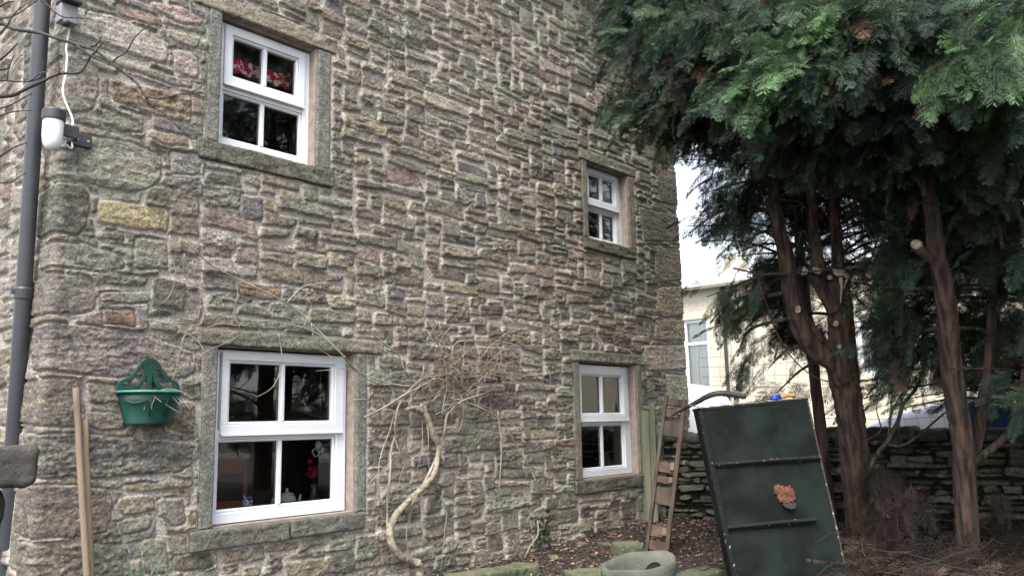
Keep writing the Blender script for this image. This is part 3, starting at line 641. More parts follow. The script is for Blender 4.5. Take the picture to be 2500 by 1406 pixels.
NW = [(6.40, 7.25, 2.0, 4.1), (1.25, 2.15, 2.2, 3.75), (-2.6, -1.7, 2.0, 3.8), (-6, -5.1, 2.0, 3.8)]
ys = sorted({-12., 12.}|{a for w in NW for a in w[:2]}); m = MB()
for a, b in zip(ys[:-1], ys[1:]):
    w = [q for q in NW if q[0] <= a+1e-6 and q[1] >= b-1e-6]
    if w: m.box(XB, XB+.4, a, b, -.1, w[0][2]); m.box(XB, XB+.4, a, b, w[0][3], 5.0)
    else: m.box(XB, XB+.4, a, b, -.1, 5.0)
m.box(XB+.4, XB+5.4, 11.6, 12, -.1, 5.0); m.box(XB+.4, XB+5.4, -12, -11.6, -.1, 5.0); m.box(XB+5.0, XB+5.4, -11.6, 11.6, -.1, 5.0)
m.build('wall', m_cream, nb)
m = MB(); m.add([(XB-.25, -12.2, 5.02), (XB-.25, 12.2, 5.02), (XB+2.7, 12.2, 6.0), (XB+2.7, -12.2, 6.0), (XB+5.6, -12.2, 5.02), (XB+5.6, 12.2, 5.02)], [(0, 1, 2, 3)[::-1], (3, 2, 5, 4)[::-1], (0, 4, 5, 1), (0, 3, 4), (1, 5, 2)])
rf = m.build('roof', mat('pale_neighbour_slate', srgb(205, 206, 208), srgb(190, 192, 196), scale=4, rough=.4), nb)  # one pale slate tone over the whole roof
m = MB(); m.box(XB+1.4, XB+1.9, 5.9, 6.5, 5.4, 6.2, .01); m.build('chimney', m_cream, rf)
m = MB(); m.box(XB-.33, XB-.22, -12, 12, 4.93, 5.03, .01); m.build('gutter', mat('brown_gutter', srgb(120, 106, 90), rough=.5), nb)
m = MB(); m.tube([(XB-.08, 5.84, 5.0), (XB-.08, 5.84, .05)], .05, 12); m.box(XB-.2, XB-.02, 5.72, 5.96, 4.55, 4.80, .02); m.build('downpipe', m_black, nb)
for (a, b, c, d) in NW:
    m = MB(); t = .09
    m.box(XB+.06, XB+.16, a, b, c, c+t); m.box(XB+.06, XB+.16, a, b, d-t, d); m.box(XB+.06, XB+.16, a, a+t, c+t, d-t); m.box(XB+.06, XB+.16, b-t, b, c+t, d-t); m.box(XB+.07, XB+.15, a+t, b-t, (c+d)/2+.3, (c+d)/2+.38)
    wn = m.build('window', m_paint, nb)
    mk('pane', [(XB+.12, a, c), (XB+.12, b, c), (XB+.12, b, d), (XB+.12, a, d)], [(0, 3, 2, 1)], GLASS, wn)
    m = MB(); n_ = 14
    for i in range(n_): yy = a+(b-a)*(i+.5)/n_; m.box(XB+.20+.012*(i % 2), XB+.215+.012*(i % 2), yy-(b-a)/n_*.5, yy+(b-a)/n_*.5, c, d)
    m.build('net_curtain', mat('white_net_curtain', srgb(236, 236, 236), rough=.8), wn)
    m = MB(); m.box(XB-.05, XB+.16, a-.1, b+.1, c-.13, c-.002, .01); m.build('sill', mat('buff_sill_stone', srgb(190, 180, 150), rough=.9), wn)
    m = MB(); m.box(XB-.03, XB+.055, a-.13, b+.13, d+.002, d+.22, .01); m.build('lintel', MATS['buff_sill_stone'], wn)

# ---- parked cars
def car(name, label, cx, y0, L_, prof, roofz, width, ginfo, grp):
    """car parked along y; prof: list of (t along length, z) upper outline; t=0 front (at y0) ... 1 rear; side faces -x"""
    t_ = empty(name, (cx, y0, -.1), label, 'car', grp); m = MB(); n = len(prof); V_ = []; F_ = []
    secs = [(-1, 0), (-1, .5), (-.93, 1.), (.93, 1.), (1, .5), (1, 0)]
    for (u, z) in prof:
        zb = .18; e = 1-.10*max(0, abs(u-.5)*2-.75)/.25
        belt = min(z, .92)
        tuck = 1 if z < .95 else .80
        R = [(-1*e, zb+.05), (-1.0*e, .55), (-.985*e, belt*.98), (-tuck*.99*e if z > .95 else -.93*e, z-.05), (-(tuck-.10)*e, z), ((tuck-.10)*e, z), (tuck*.99*e if z > .95 else .93*e, z-.05), (.985*e, belt*.98), (1.0*e, .55), (1*e, zb+.05)]
        V_ += [(cx+a*width/2, y0+u*L_, b-.1) for a, b in R]
    k = 10
    for i in range(n-1):
        for j in range(k): F_.append((i*k+j, i*k+(j+1) % k, (i+1)*k+(j+1) % k, (i+1)*k+j))
    F_.append(tuple(range(k))[::-1]); F_.append(tuple(range((n-1)*k, n*k)))
    m.add(V_, F_); me = m.build('body', m_white, t_, True)
    md = me.modifiers.new('sub', 'SUBSURF'); md.levels = 2; md.render_levels = 2
    for sx in (-1, 1):
        for (ua, ub, za, zb_, sl0, sl1) in ginfo:   # side windows
            y_a, y_b = y0+ua*L_, y0+ub*L_
            xl, xh = cx+sx*(width/2*.985-.0), cx+sx*(width/2*.80+.0)
            f = lambda z: (xl+(xh-xl)*((z-.9)/(roofz-.9)))+sx*.012
            mk('side_window', [(f(za), y_a, za-.1), (f(za), y_b, za-.1), (f(zb_), y_b-sl1, zb_-.1), (f(zb_), y_a+sl0, zb_-.1)], [(0, 1, 2, 3)], m_carglass, t_)
    for u in (.19, .81):
        for sx in (-1, 1):
            m = MB(); c = (cx+sx*(width/2-.08), y0+u*L_, .22); 
            ang = np.linspace(0, 2*np.pi, 25)[:-1]
            for r0, r1, xa, xb, nm, mt in ((.2, .32, -.10, .10, 'wheel', m_tyre),):
                pr = [(r0, -.1), (r1-.03, -.11), (r1, -.08), (r1, .08), (r1-.03, .11), (r0, .1)]
                V_ = [(c[0]+b, c[1]+a*math.cos(q), c[2]+a*math.sin(q)) for a, b in pr for q in ang]; F_ = []
                for i in range(len(pr)-1):
                    for j in range(24): F_.append((i*24+j, i*24+(j+1) % 24, (i+1)*24+(j+1) % 24, (i+1)*24+j))
                m.add(V_, F_); w = m.build(nm, mt, t_, True)
            m = MB(); V_ = [(c[0]+sx*.09, c[1], c[2])]+[(c[0]+sx*.07, c[1]+.21*math.cos(q), c[2]+.21*math.sin(q)) for q in ang]; m.add(V_, [(0, i+1, (i+1) % 24+1) for i in range(24)]); m.build('rim', m_rim, w)
    m = MB(); m.box(cx-width/2*.86, cx-width/2*.55, y0+.015*L_, y0+.05*L_, .50, .62, .02); m.build('headlight', m_carglass, t_)
    m = MB(); m.box(cx-width/2*.95, cx-width/2*.7, y0+.955*L_, y0+.995*L_, .6, .85, .02); m.build('tail_light', m_lampred, t_)
    m = MB(); m.box(cx-width/2-.16, cx-width/2+.0, y0+.30*L_-.09, y0+.30*L_+.03, .88, 1.0, .03); m.build('mirror', m_black, t_)
    return t_
vanprof = [(0, .55), (.01, .75), (.05, .98), (.16, 1.12), (.22, 1.28), (.30, 1.80), (.36, 1.90), (.6, 1.94), (.95, 1.92), (.985, 1.8), (1.0, .9), (1.0, .5)]
car('parked_van', 'white van beyond the boundary wall beside the house corner', 13.0, .35, 4.4, vanprof, 1.93, 1.85, [(.27, .42, 1.12, 1.68, .22, 0), (.45, .66, 1.12, 1.68, 0, 0)], 'white vehicles parked beyond the wall')
carprof = [(0, .5), (.01, .72), (.04, .92), (.14, 1.02), (.24, 1.22), (.34, 1.42), (.42, 1.47), (.62, 1.47), (.74, 1.40), (.86, 1.26), (.95, 1.12), (.99, 1.02), (1.0, .5)]
car('parked_car', 'white car with blue tinted windows parked beyond the wall behind the right tree', 11.6, -5.6, 4.2, carprof, 1.47, 1.75, [(.28, .46, .95, 1.34, .25, 0), (.48, .68, .95, 1.34, 0, .12)], 'white vehicles parked beyond the wall')
# ================================================================== THINGS ON THE WALL
# bulkhead lamp on a bracket
def zm1(L, d): return [atd(a/2.929, b/2.929, d) for a, b in L]
lc = aty(129, 318, -.20)
lamp = empty('wall_lamp', lc, 'white opal glass lamp with dark grey collar on a wall bracket beside the downpipe', 'lamp')
m = MB(); m.lathe([(.001, -.128), (.022, -.125), (.041, -.110), (.053, -.080), (.058, -.04), (.059, .045), (.058, .062)], 28, lc); m.build('lamp_glass', m_opal, lamp, True)
m = MB(); m.lathe([(.060, .058), (.066, .060), (.067, .066), (.066, .115), (.062, .126), (.04, .132), (.001, .133)], 28, lc); m.build('lamp_cap', m_darkgrey, lamp)
m = MB(); bp0 = aty(205, 328, -.03); bz = lc[2]+.03
m.box(bp0[0]-.10, bp0[0]+.045, -.050, -.030, bz-.042, bz+.042, .005); m.box(bp0[0]-.105, bp0[0]-.08, lc[1]+.04, -.032, bz-.04, bz+.04, .004); m.box(lc[0]+.02, bp0[0]-.08, lc[1]+.03, lc[1]+.055, bz-.038, bz+.04, .004)
br_ = m.build('bracket', m_darkgrey, lamp)
for dx in (-.045, .02):
    m = MB(); m.tube([(bp0[0]+dx, -.056, bz), (bp0[0]+dx, -.045, bz)], .007, 10); m.build('screw', m_rim, br_)
cb = [aty(171, 66, -.06), aty(162, 118, -.045), aty(164, 140, -.045), aty(160, 185, -.05), aty(154, 230, -.055), (bp0[0]-.09, -.07, bz+.12), (bp0[0]-.10, -.10, bz+.05)]
m = MB(); m.tube(crom(cb, 6), .0065, 8); m.build('cable', m_cable, lamp, True)
m = MB(); m.tube(crom([(bp0[0]-.10, -.09, bz+.0), (bp0[0]-.09, -.10, bz-.07), (bp0[0]-.12, -.14, bz-.10), (lc[0]+.06, lc[1]+.04, bz-.06)], 6), .006, 8); m.build('cable', m_cable, lamp, True)
fl = aty(162, 38, -.09)
fb = empty('security_light', fl, 'grey weatherproof light box fixed above the lamp at the house corner', 'light')
m = MB(); m.box(fl[0]-.05, fl[0]+.055, -.135, -.045, fl[2]-.06, fl[2]+.06, .008); m.build('housing', mat('grey_box_plastic', srgb(128, 128, 136), rough=.5), fb)
m = MB(); m.box(fl[0]-.055, fl[0]+.06, -.19, -.05, fl[2]+.062, fl[2]+.085, .006, mat=None); m.build('hood', m_darkgrey, fb)
m = MB(); m.lathe([(.001, -.03), (.02, -.026), (.026, -.008), (.026, .006)], 16, (fl[0]-.01, -.12, fl[2]-.062)); m.build('sensor', m_black, fb, True)
m = MB(); m.box(fl[0]-.03, fl[0]+.035, -.05, -.02, fl[2]-.03, fl[2]+.05, .003); m.build('mount', m_darkgrey, fb)

# green wall planter
def zm2(a, b, y=-.06): return aty(a/2.2456, 780+b/2.2456, y)
pc0 = zm2(640, 360, -.05); pc1 = zm2(1000, 385, -.05); pcx = 2.498; prz = zm2(800, 375, -.05)[2]
pl = empty('wall_planter', (pcx, -.05, 1.2), 'green plastic wall planter with a crested cut-out back hung beside the lower window', 'planter')
def plate(outl, holes, y, th, name, mt, par):
    cu = bpy.data.curves.new(name, 'CURVE'); cu.dimensions = '2D'; cu.fill_mode = 'BOTH'; cu.extrude = th/2; cu.bevel_depth = .002; cu.bevel_resolution = 1
    for L in [outl]+holes:
        Q = crom(L+[L[0]], 5)[:-1]; sp = cu.splines.new('POLY'); sp.points.add(len(Q)-1)
        for p_, q in zip(sp.points, Q): p_.co = (q[0], q[1], 0, 1)
        sp.use_cyclic_u = True
    ob = bpy.data.objects.new('tmp', cu); COL.objects.link(ob); dg = bpy.context.evaluated_depsgraph_get(); me = bpy.data.meshes.new_from_object(ob.evaluated_get(dg))
    bpy.data.objects.remove(ob)
    for v in me.vertices: x, z, d = v.co; v.co = (x, y+d, z)
    me.name = name; me.materials.clear(); return link(name, me, mt, par)
oh = [(.208, 1.40), (.205, 1.455), (.185, 1.485), (.125, 1.515), (.085, 1.565), (.055, 1.610), (.022, 1.632)]
ou = [(pcx-a, b) for a, b in oh]+[(pcx+a, b) for a, b in oh[::-1]]+[(pcx+.18, 1.375), (pcx, 1.37), (pcx-.18, 1.375)]
def hl(sx): return [[(pcx+sx*a, b) for a, b in L] for L in ([(.165, 1.475), (.11, 1.495), (.075, 1.545), (.050, 1.585), (.042, 1.54), (.065, 1.475), (.10, 1.45), (.165, 1.445)], [(.10, 1.425), (.062, 1.44), (.035, 1.48), (.020, 1.53), (.012, 1.48), (.018, 1.42), (.06, 1.408)])]
plate(ou, hl(-1)+hl(1)+[[(pcx-.005, 1.600), (pcx, 1.606), (pcx+.005, 1.600), (pcx+.003, 1.585), (pcx-.003, 1.585)]], -.055, .010, 'back_plate', m_green, pl)
def dsec(w, dpt, z, n=22, fl_=1):   # half-polygon outline, flat on the wall
    out = []
    for i in range(n+1):
        t = math.pi*i/n; x = -w*math.cos(t); y = -dpt*math.sin(t)
        k = 1+.035*abs(math.cos(3*t)); out.append((pcx+x*min(1, k), -.062+y*k, z))
    return out
V_ = []; F_ = []; secs = [(.155, .10, 1.200), (.163, .108, 1.212), (.158, .104, 1.227), (.19, .145, 1.335), (.202, .168, 1.408), (.196, .160, 1.408), (.15, .095, 1.225)]
for w_, d_, z_ in secs: V_ += dsec(w_, d_, z_)
k = 23
for i in range(len(secs)-1):
    for j in range(k-1): F_.append((i*k+j, i*k+j+1, (i+1)*k+j+1, (i+1)*k+j))
    F_.append((i*k+k-1, i*k, (i+1)*k, (i+1)*k+k-1))
F_.append(tuple(range(k))[::-1]); F_.append(tuple(range(6*k, 7*k)))
m = MB(); m.add(V_, F_); bs = m.build('basket', m_green, pl, True)
m = MB(); rimp = dsec(.212, .178, 1.412); m.tube(rimp, .0085, 8); m.build('rim', m_greenrim, pl, True)
m = MB()   # raised swags and panel
for sx in (-1, 1):
    q = []
    for i in range(9):
        t = math.pi*(.5+sx*(.10+.30*i/8)); ww = .187-.0*i; q.append((pcx-.19*math.cos(t)*1.0, -.064-.152*math.sin(t), 1.37-.03*math.sin(math.pi*i/8)))
    m.tube(crom(q, 3), .005, 6); m.build('swag', m_green, bs, True); m = MB()
for i in (-1, 1): m = MB(); m.tube([(pcx+i*.055, -.062-.152, 1.365), (pcx+i*.045, -.062-.118, 1.255)], .004, 6); m.build('moulding', m_green, bs, True)
m = MB()
for i in range(9):
    a = random.uniform(-.13, .13); p0 = np.array([pcx+a, -.12, 1.375]); q = [p0]
    d = np.array([random.uniform(-.5, .8), random.uniform(-.5, 0), random.uniform(.3, .9)])
    for s_ in range(4): q.append(q[-1]+d*.055); d = d+np.array([random.uniform(-.5, .6), random.uniform(-.4, .1), -.55])
    m.tube(crom(q, 4), [.0024, .0012], 5)
m.build('dry_stems', m_tendril, pl)
# soil in the basket
mk('planter_soil', [(x, y, 1.365) for x, y, z in dsec(.19, .15, 0)], [tuple(range(23))], m_soil, pl)

# two handles leaning on the wall
def handle(name, a, b, r, mt, lab, ya=-.06, yb=-.22):
    A_ = aty(*a, ya); B_ = aty(*b, yb); B_ = A_+(B_-A_)*((A_[2]+.1)/(A_[2]-B_[2])); e = empty(name, B_, lab, 'handle', 'wooden handles leaning on the wall under the planter')
    P = [A_+(B_-A_)*t+np.array([random.uniform(-.002, .002), 0, 0]) for t in np.linspace(0, 1, 14)]; d = (B_-A_)/np.linalg.norm(B_-A_)
    m = MB(); m.tube([P[0]-d*.004]+P, [r*.6]+[r]*14, 14); m.build('pole', mt, e, True); return e
handle('wooden_handle', (186, 948), (212, 1406), .0205, m_wood, 'taller grey brown wooden handle, the left of two poles leaning on the wall')
handle('wooden_handle', (208, 1025), (223, 1406), .0165, m_wood2, 'shorter orange brown wooden handle, the right of two poles leaning on the wall', -.05, -.17)

# daffodil leaves at the wall foot
def blades(name, cx, cy, z0, n, h, lab, spread=.1):
    e = MB()
    for i in range(n):
        a = random.uniform(0, 6.28); r0 = random.uniform(0, .06); p = np.array([cx+r0*math.cos(a)*2, cy+r0*math.sin(a), z0]); hh = h*random.uniform(.6, 1.05); ln = random.uniform(.1, .5); w_ = random.uniform(.005, .008)
        q = [p+np.array([math.cos(a)*ln*hh*t*t, math.sin(a)*ln*.5*hh*t*t-.0*t, hh*(t-.12*ln*t*t)]) for t in np.linspace(0, 1, 8)]
        sd_ = np.array([-math.sin(a+.7), math.cos(a+.7), 0]); V_ = []
        for i_, c in enumerate(q): u = i_/7; ww = w_*(1-u**3)+.0006; V_ += [c-sd_*ww, c+sd_*ww*.2+np.array([0, .003, 0]), c+sd_*ww]
        e.add(V_, [(k*3+s_, k*3+s_+1, k*3+s_+4, k*3+s_+3) for k in range(7) for s_ in (0, 1)])
    o = e.build(name, m_blade); tag(o, lab, 'plant'); return o
g0 = aty(338, 1400, -.18)
blades('daffodil_clump', g0[0], g0[1], g0[2]-.25, 26, .42, 'clump of upright grey green daffodil leaves at the foot of the wall')

# gatepost in the left foreground
gd = 2.6
a = atd(93, 1088, gd); b = atd(88, 1183, gd); c = atd(-60, 1085, gd)
gp_ = empty('gatepost', (a[0]-.12, a[1], -.3), 'dark lichened stone gatepost block at the left edge of the view', 'gatepost')
rd = ray(93, 1130); uy = np.array([rd[0], rd[1], 0]); uy /= np.linalg.norm(uy); ux = np.array([uy[1], -uy[0], 0])
Mg = Matrix(((ux[0], uy[0], 0, a[0]), (ux[1], uy[1], 0, a[1]), (0, 0, 1, b[2]), (0, 0, 0, 1)))
hh = a[2]-b[2]
rock('cap_stone', -.34, 0, 0, .18, 0, hh, m_gate, gp_, amp=.012, res=.014, M4=Mg, rb=.014, seed=3)
rock('post_stone', -.34, -.092, .01, .17, -1.3, -.002, m_gate, gp_, amp=.02, res=.02, M4=Mg, rb=.02, seed=4)

# ================================================================== INDOOR THINGS
m_blw = mat('blue_white_glaze', srgb(225, 228, 235), srgb(40, 60, 140, 1), scale=42, rough=.25, fac=(.48, .54))
m_cer = mat('white_ceramic', srgb(205, 212, 208), rough=.25)
cx_, cy_, cz_ = aty(590, 1235, .30)[0], .30, .502
ct = empty('cat_ornament', (cx_, cy_, cz_), 'small blue and white china cat on the sill inside the lower left window', 'ornament')
m = MB(); m.lathe([(.001, 0), (.07, .002), (.082, .03), (.078, .06), (.05, .085), (.001, .09)], 20, (cx_-.03, cy_, cz_), (1.15, .7)); m.build('body', m_blw, ct, True)
m = MB(); m.lathe([(.001, .07), (.03, .075), (.040, .10), (.041, .125), (.030, .15), (.001, .158)], 18, (cx_+.035, cy_-.02, cz_), (1, .8))
for sx in (-1, 1): m.lathe([(.012, .145), (.008, .16), (.001, .178)], 8, (cx_+.035+sx*.026, cy_-.02, cz_), (1, .6))
m.build('head', m_blw, ct, True)
tx, ty = aty(700, 1215, .30)[0], .30
tp = empty('teapot', (tx, ty, cz_), 'pale enamel teapot on the sill inside the lower left window', 'teapot')
m = MB(); m.lathe([(.001, 0), (.075, .002), (.078, .02), (.074, .10), (.062, .135), (.055, .14)], 24, (tx, ty, cz_)); m.build('pot', m_cer, tp, True)
m = MB(); m.lathe([(.06, .138), (.05, .155), (.012, .165), (.010, .18), (.014, .19), (.001, .198)], 18, (tx, ty, cz_)); m.build('lid', m_cer, tp, True)
m = MB(); m.tube(crom([(tx+.07, ty, cz_+.05), (tx+.11, ty, cz_+.08), (tx+.125, ty, cz_+.14)], 5), [.018, .009], 10); m.build('spout', m_cer, tp, True)
m = MB(); m.tube(crom([(tx-.07, ty, cz_+.12), (tx-.12, ty, cz_+.125), (tx-.13, ty, cz_+.07), (tx-.075, ty, cz_+.03)], 5), .008, 8); m.build('handle', m_cer, tp, True)
vx, vy = aty(765, 1225, .36)[0], .36
vs = empty('flower_vase', (vx, vy, cz_), 'clear vase with red flowers inside the lower left window', 'vase')
m = MB(); m.lathe([(.001, 0), (.03, .0), (.04, .05), (.024, .14), (.035, .20)], 16, (vx, vy, cz_)); m.build('glass_body', mat('vase_glass', srgb(120, 120, 150), srgb(60, 60, 90), scale=30, rough=.1), vs, True)
m = MB(); mr_ = mat('red_petals', srgb(176, 24, 48, 1), srgb(120, 14, 34, 1), scale=20, rough=.6)
for i in range(9): q = (vx+random.uniform(-.04, .04), vy+random.uniform(-.03, .03), cz_+.30+random.uniform(-.06, .06)); m.lathe([(.004, 0), (.018, .01), (.026, .03), (.012, .045), (.001, .03)], 9, q)
m.build('flowers', mr_, vs)
m = MB()
for i in range(6): m.tube([(vx, vy, cz_+.05), (vx+random.uniform(-.03, .03), vy, cz_+.3)], .002, 5)
m.build('stems', m_ivy, vs)
# white glass ornaments hanging behind the pane
hx = aty(780, 1090, .3)[0]
hg = empty('hanging_ornament', (hx, .3, 1.1), 'white glass ornaments hanging inside the lower left window', 'ornament')
m = MB(); m.tube([(hx, .3, 1.70), (hx, .3, 1.02)], .002, 5); m.tube([(hx+.07, .32, 1.70), (hx+.07, .32, 1.05)], .002, 5); m.build('cord', m_cable, hg)
m = MB()
for (a_, b_2, r_) in ((0, 1.0, .035), (-.035, .96, .03), (.07, .98, .045)): m.tube([(hx+a_+r_*math.cos(t), .3+.01*math.sin(3*t), b_2+r_*math.sin(t)) for t in np.linspace(0, 6.28, 20)], .007, 7)
m.lathe([(.001, 0), (.02, .01), (.03, .04), (.01, .09), (.001, .1)], 12, (hx-.03, .28, .98)); m.build('rings', m_cer, hg, True)
# wooden chair in the kitchen
m_chair = mat('orange_pine', srgb(150, 72, 36, 1), srgb(120, 54, 28, 1), scale=6, rough=.5, stretch=(.2, 1, 1))
kx, ky = 3.35, .95
ch = empty('kitchen_chair', (kx, ky, -.2), 'orange pine chair back seen through the lower left window', 'chair')
for sx in (0, .45):
    m = MB(); m.box(kx+sx, kx+sx+.04, ky, ky+.04, -.2, .96, .006); m.build('back_post', m_chair, ch)
    m = MB(); m.box(kx+sx, kx+sx+.04, ky+.42, ky+.46, -.2, .22, .006); m.build('leg', m_chair, ch)
m = MB(); m.box(kx+.04, kx+.45, ky+.008, ky+.032, .80, .92, .006); m.build('top_rail', m_chair, ch)
m = MB(); m.box(kx+.04, kx+.45, ky+.008, ky+.032, .52, .58, .006); m.build('lower_rail', m_chair, ch)
m = MB(); m.box(kx-.0, kx+.49, ky+.0, ky+.46, .22, .26, .01); m.build('seat', m_chair, ch)
# kitchen dresser deep in the room
m = MB(); m.box(4.3, 5.0, 1.6, 1.63, -.2, 2.0)
for z_ in (.3, .8, 1.2, 1.6, 2.0): m.box(4.3, 5.0, 1.25, 1.6, z_, z_+.025)
m.box(4.28, 4.3, 1.25, 1.6, -.2, 2.03); m.box(5.0, 5.02, 1.25, 1.6, -.2, 2.03); o = m.build('dresser', mat('dark_pine', srgb(90, 50, 32), rough=.6)); tag(o, 'dark pine shelf dresser inside behind the lower left window', 'dresser')
# floral roller curtain, upstairs window
m_cur = mat('red_floral_fabric', srgb(196, 22, 56, 1), srgb(235, 215, 215), scale=26, rough=.9, fac=(.50, .56), det=2)
m_blind = mat('dark_blind_fabric', srgb(84, 62, 66), srgb(62, 48, 50), scale=14, rough=.9)
cu_ = empty('floral_curtain', (3.4, .26, 3.9), 'red and white floral curtain hem inside the upper left window', 'curtain')
def pleat(x0, x1, z0, z1, y, name, mt, wob_=.010):
    n = 60; V_ = []; F_ = []
    for i in range(n+1):
        x = x0+(x1-x0)*i/n
        for z in (z0+.008*math.sin(i*.7), z1): V_.append((x, y+wob_*math.sin(i*.9), z))
    for i in range(n): F_.append((i*2, i*2+2, i*2+3, i*2+1))
    mk(name, V_, F_, mt, cu_, True)
pleat(2.99, 3.80, 3.955, 4.07, .255, 'hem', m_cur); pleat(2.99, 3.80, 4.07, 4.28, .258, 'drape', m_blind, .012)
# socket-like white box seen in the lower right window
sx_ = aty(1487, 1115, .40)[0]
m = MB(); m.box(sx_-.05, sx_+.05, .38, .44, .562, .80, .008); o = m.build('white_box', mat('white_box_paint', srgb(170, 172, 170), srgb(60, 60, 60), scale=18, rough=.5, fac=(.6, .66))); tag(o, 'small white box standing on the sill inside the lower right window', 'box')
for b_3 in (0,): pass

# ================================================================== GARDEN CLUTTER
def frame_from(A_, B_, C_):   # unit axes: x along A->B, z towards C, y away
    x = (B_-A_)/np.linalg.norm(B_-A_); z = C_-A_; z = z-x*(z@x); z /= np.linalg.norm(z); y = np.cross(z, x); return x, y, z
def M_from(o, x, y, z): return Matrix(((x[0], y[0], z[0], o[0]), (x[1], y[1], z[1], o[1]), (x[2], y[2], z[2], o[2]), (0, 0, 0, 1)))
# big dark felt-covered hutch standing tilted
BL, BR_, TL = atd(1800, 1426, 5.75), atd(2066, 1394, 5.85), atd(1712, 1000, 5.95)
x_, y_, z_ = frame_from(BL, BR_, TL); Wc = np.linalg.norm(BR_-BL); Hc = np.linalg.norm(TL-BL)
z_ = (TL-BL)/np.linalg.norm(TL-BL); Mc = M_from(BL, x_, y_, z_); dp2 = .17
hu = empty('garden_hutch', BL, 'large dark green felt covered case standing tilted, with a torn orange patch', 'hutch')
nx_, nz_ = 60, 80; gxx, gzz = np.meshgrid(np.linspace(0, Wc, nx_), np.linspace(0, Hc, nz_))
relief = .006*fbm(gxx*5, gzz*5, 3)+.0015*fbm(gxx*40, gzz*40, 2)
hx_, hz_ = Wc*.60, Hc*.475
rr = np.hypot((gxx-hx_)/.085, (gzz-hz_)/.105)+.35*fbm(gxx*14, gzz*14, 3)
Pl = np.stack([gxx, -relief, gzz], -1).reshape(-1, 3); Pw = (np.array(Mc.to_3x3())@Pl.T).T+BL
mk('felt_panel', Pw, grid_faces(nz_, nx_), m_felt, hu, True)
def hb(name, a, b, c, d, e, f, mt, bev=.004, par=None, j=0):
    m = MB(); m.box(a, b, c, d, e, f, bev, mat=Mc, j=j); return m.build(name, mt, par or hu)
hb('case_side', -.004, .014, .004, dp2, 0, Hc, m_felt); hb('case_side', Wc-.012, Wc+.012, .004, dp2, .0, Hc-.01, m_brownwood)
hb('case_back', .015, Wc-.013, dp2-.02, dp2-.002, 0, Hc-.02, m_brownwood); hb('case_top', -.01, Wc+.01, -.004, dp2, Hc-.006, Hc+.014, m_batten, .003); hb('case_bottom', .015, Wc-.013, .006, dp2-.022, .002, .02, m_brownwood)
hb('corner_trim', -.030, .010, -.022, .012, -.02, Hc-.01, m_batten, .006, j=.002)
hb('corner_trim', Wc-.007, Wc+.003, -.008, .012, .02, Hc-.03, mat('chipped_edge', srgb(66, 50, 38), srgb(150, 146, 136), scale=30, rough=.8, fac=(.60, .64)), .003)
for (u0, u1, v0, v1) in ((.01, .985, .675, .655), (.005, .82, .315, .305)):
    m = MB(); m.tube([np.array(Mc @ Vector((Wc*u0, -.014, Hc*v0))), np.array(Mc @ Vector((Wc*(u0+u1)/2, -.016, Hc*(v0+v1)/2+.003))), np.array(Mc @ Vector((Wc*u1, -.013, Hc*v1)))], .019, 4, rough=.08); m.build('batten', m_batten, hu)
# torn patch, a ragged thick flake with a curled lip below
pg = [(1050, 752), (1062, 730), (1074, 738), (1083, 727), (1094, 741), (1108, 738), (1116, 750), (1131, 745), (1140, 752), (1153, 741), (1160, 757), (1170, 764), (1168, 780), (1177, 792), (1169, 806), (1172, 824), (1158, 831), (1152, 845), (1136, 841), (1121, 849), (1107, 840), (1092, 849), (1080, 836), (1066, 834), (1068, 818), (1057, 808), (1060, 792), (1050, 780)]
pg = [((u-1115)*.00118, (785-v)*.00118) for u, v in pg]; n_ = len(pg)
V_ = []
for (sc9, yy) in ((1.0, .004), (.99, -.014), (.93, -.018), (.5, -.020)): V_ += [Mc @ Vector((hx_+u*sc9+.003*math.sin(i*2.3), yy+.003*math.sin(i*1.7+sc9*9), hz_+v*sc9)) for i, (u, v) in enumerate(pg)]
F_ = [(k_*n_+i, k_*n_+(i+1) % n_, (k_+1)*n_+(i+1) % n_, (k_+1)*n_+i) for k_ in range(3) for i in range(n_)]+[tuple(range(3*n_, 4*n_))]
mk('torn_patch', [v[:] for v in V_], F_, m_orange, hu)
V_ = [Mc @ Vector(q) for q in ((hx_-.045, -.02, hz_-.068), (hx_+.055, -.02, hz_-.07), (hx_+.045, -.035, hz_-.10), (hx_+.01, -.04, hz_-.112), (hx_-.03, -.03, hz_-.095), (hx_-.05, -.005, hz_-.08), (hx_+.055, -.005, hz_-.085), (hx_, -.012, hz_-.105))]
mk('peeled_flap', [v[:] for v in V_], [(0, 1, 2, 4), (4, 2, 3), (5, 7, 6), (1, 6, 7, 2), (2, 7, 3), (0, 4, 7, 5), (4, 3, 7)], mat('grey_flap_felt', srgb(44, 43, 40), srgb(26, 26, 25), scale=30, rough=.9), hu)
# litter, trowel and wood on top of the hutch
m = MB()
for i in range(90):
    p = Mc @ Vector((random.uniform(.0, Wc), random.uniform(.0, dp2), Hc+.016)); d = np.array([random.uniform(-1, 1), random.uniform(-1, 1), random.uniform(-.1, .35)])*random.uniform(.02, .08)
    m.tube([np.array(p), np.array(p)+d], .0022, 4)
o = m.build('fallen_twigs', m_tendril); tag(o, 'dry needles and twigs lying on top of the dark hutch', 'twigs', kind='stuff')
tp0 = np.array(Mc @ Vector((Wc*.74, .06, Hc+.035)))
tw = empty('hand_tool', tp0, 'small hand tool with blue socket and yellow wooden handle on the hutch top', 'tool')
m = MB(); m.tube([tp0-x_*.035, tp0+x_*.035], [.019, .023], 12); m.build('socket', m_blue, tw, True)
m = MB(); m.tube(crom([tp0+x_*.036, tp0+x_*.09+z_*.012, tp0+x_*.15+z_*.008], 4), [.013, .016, .014], 10); m.build('grip', m_yel, tw, True)
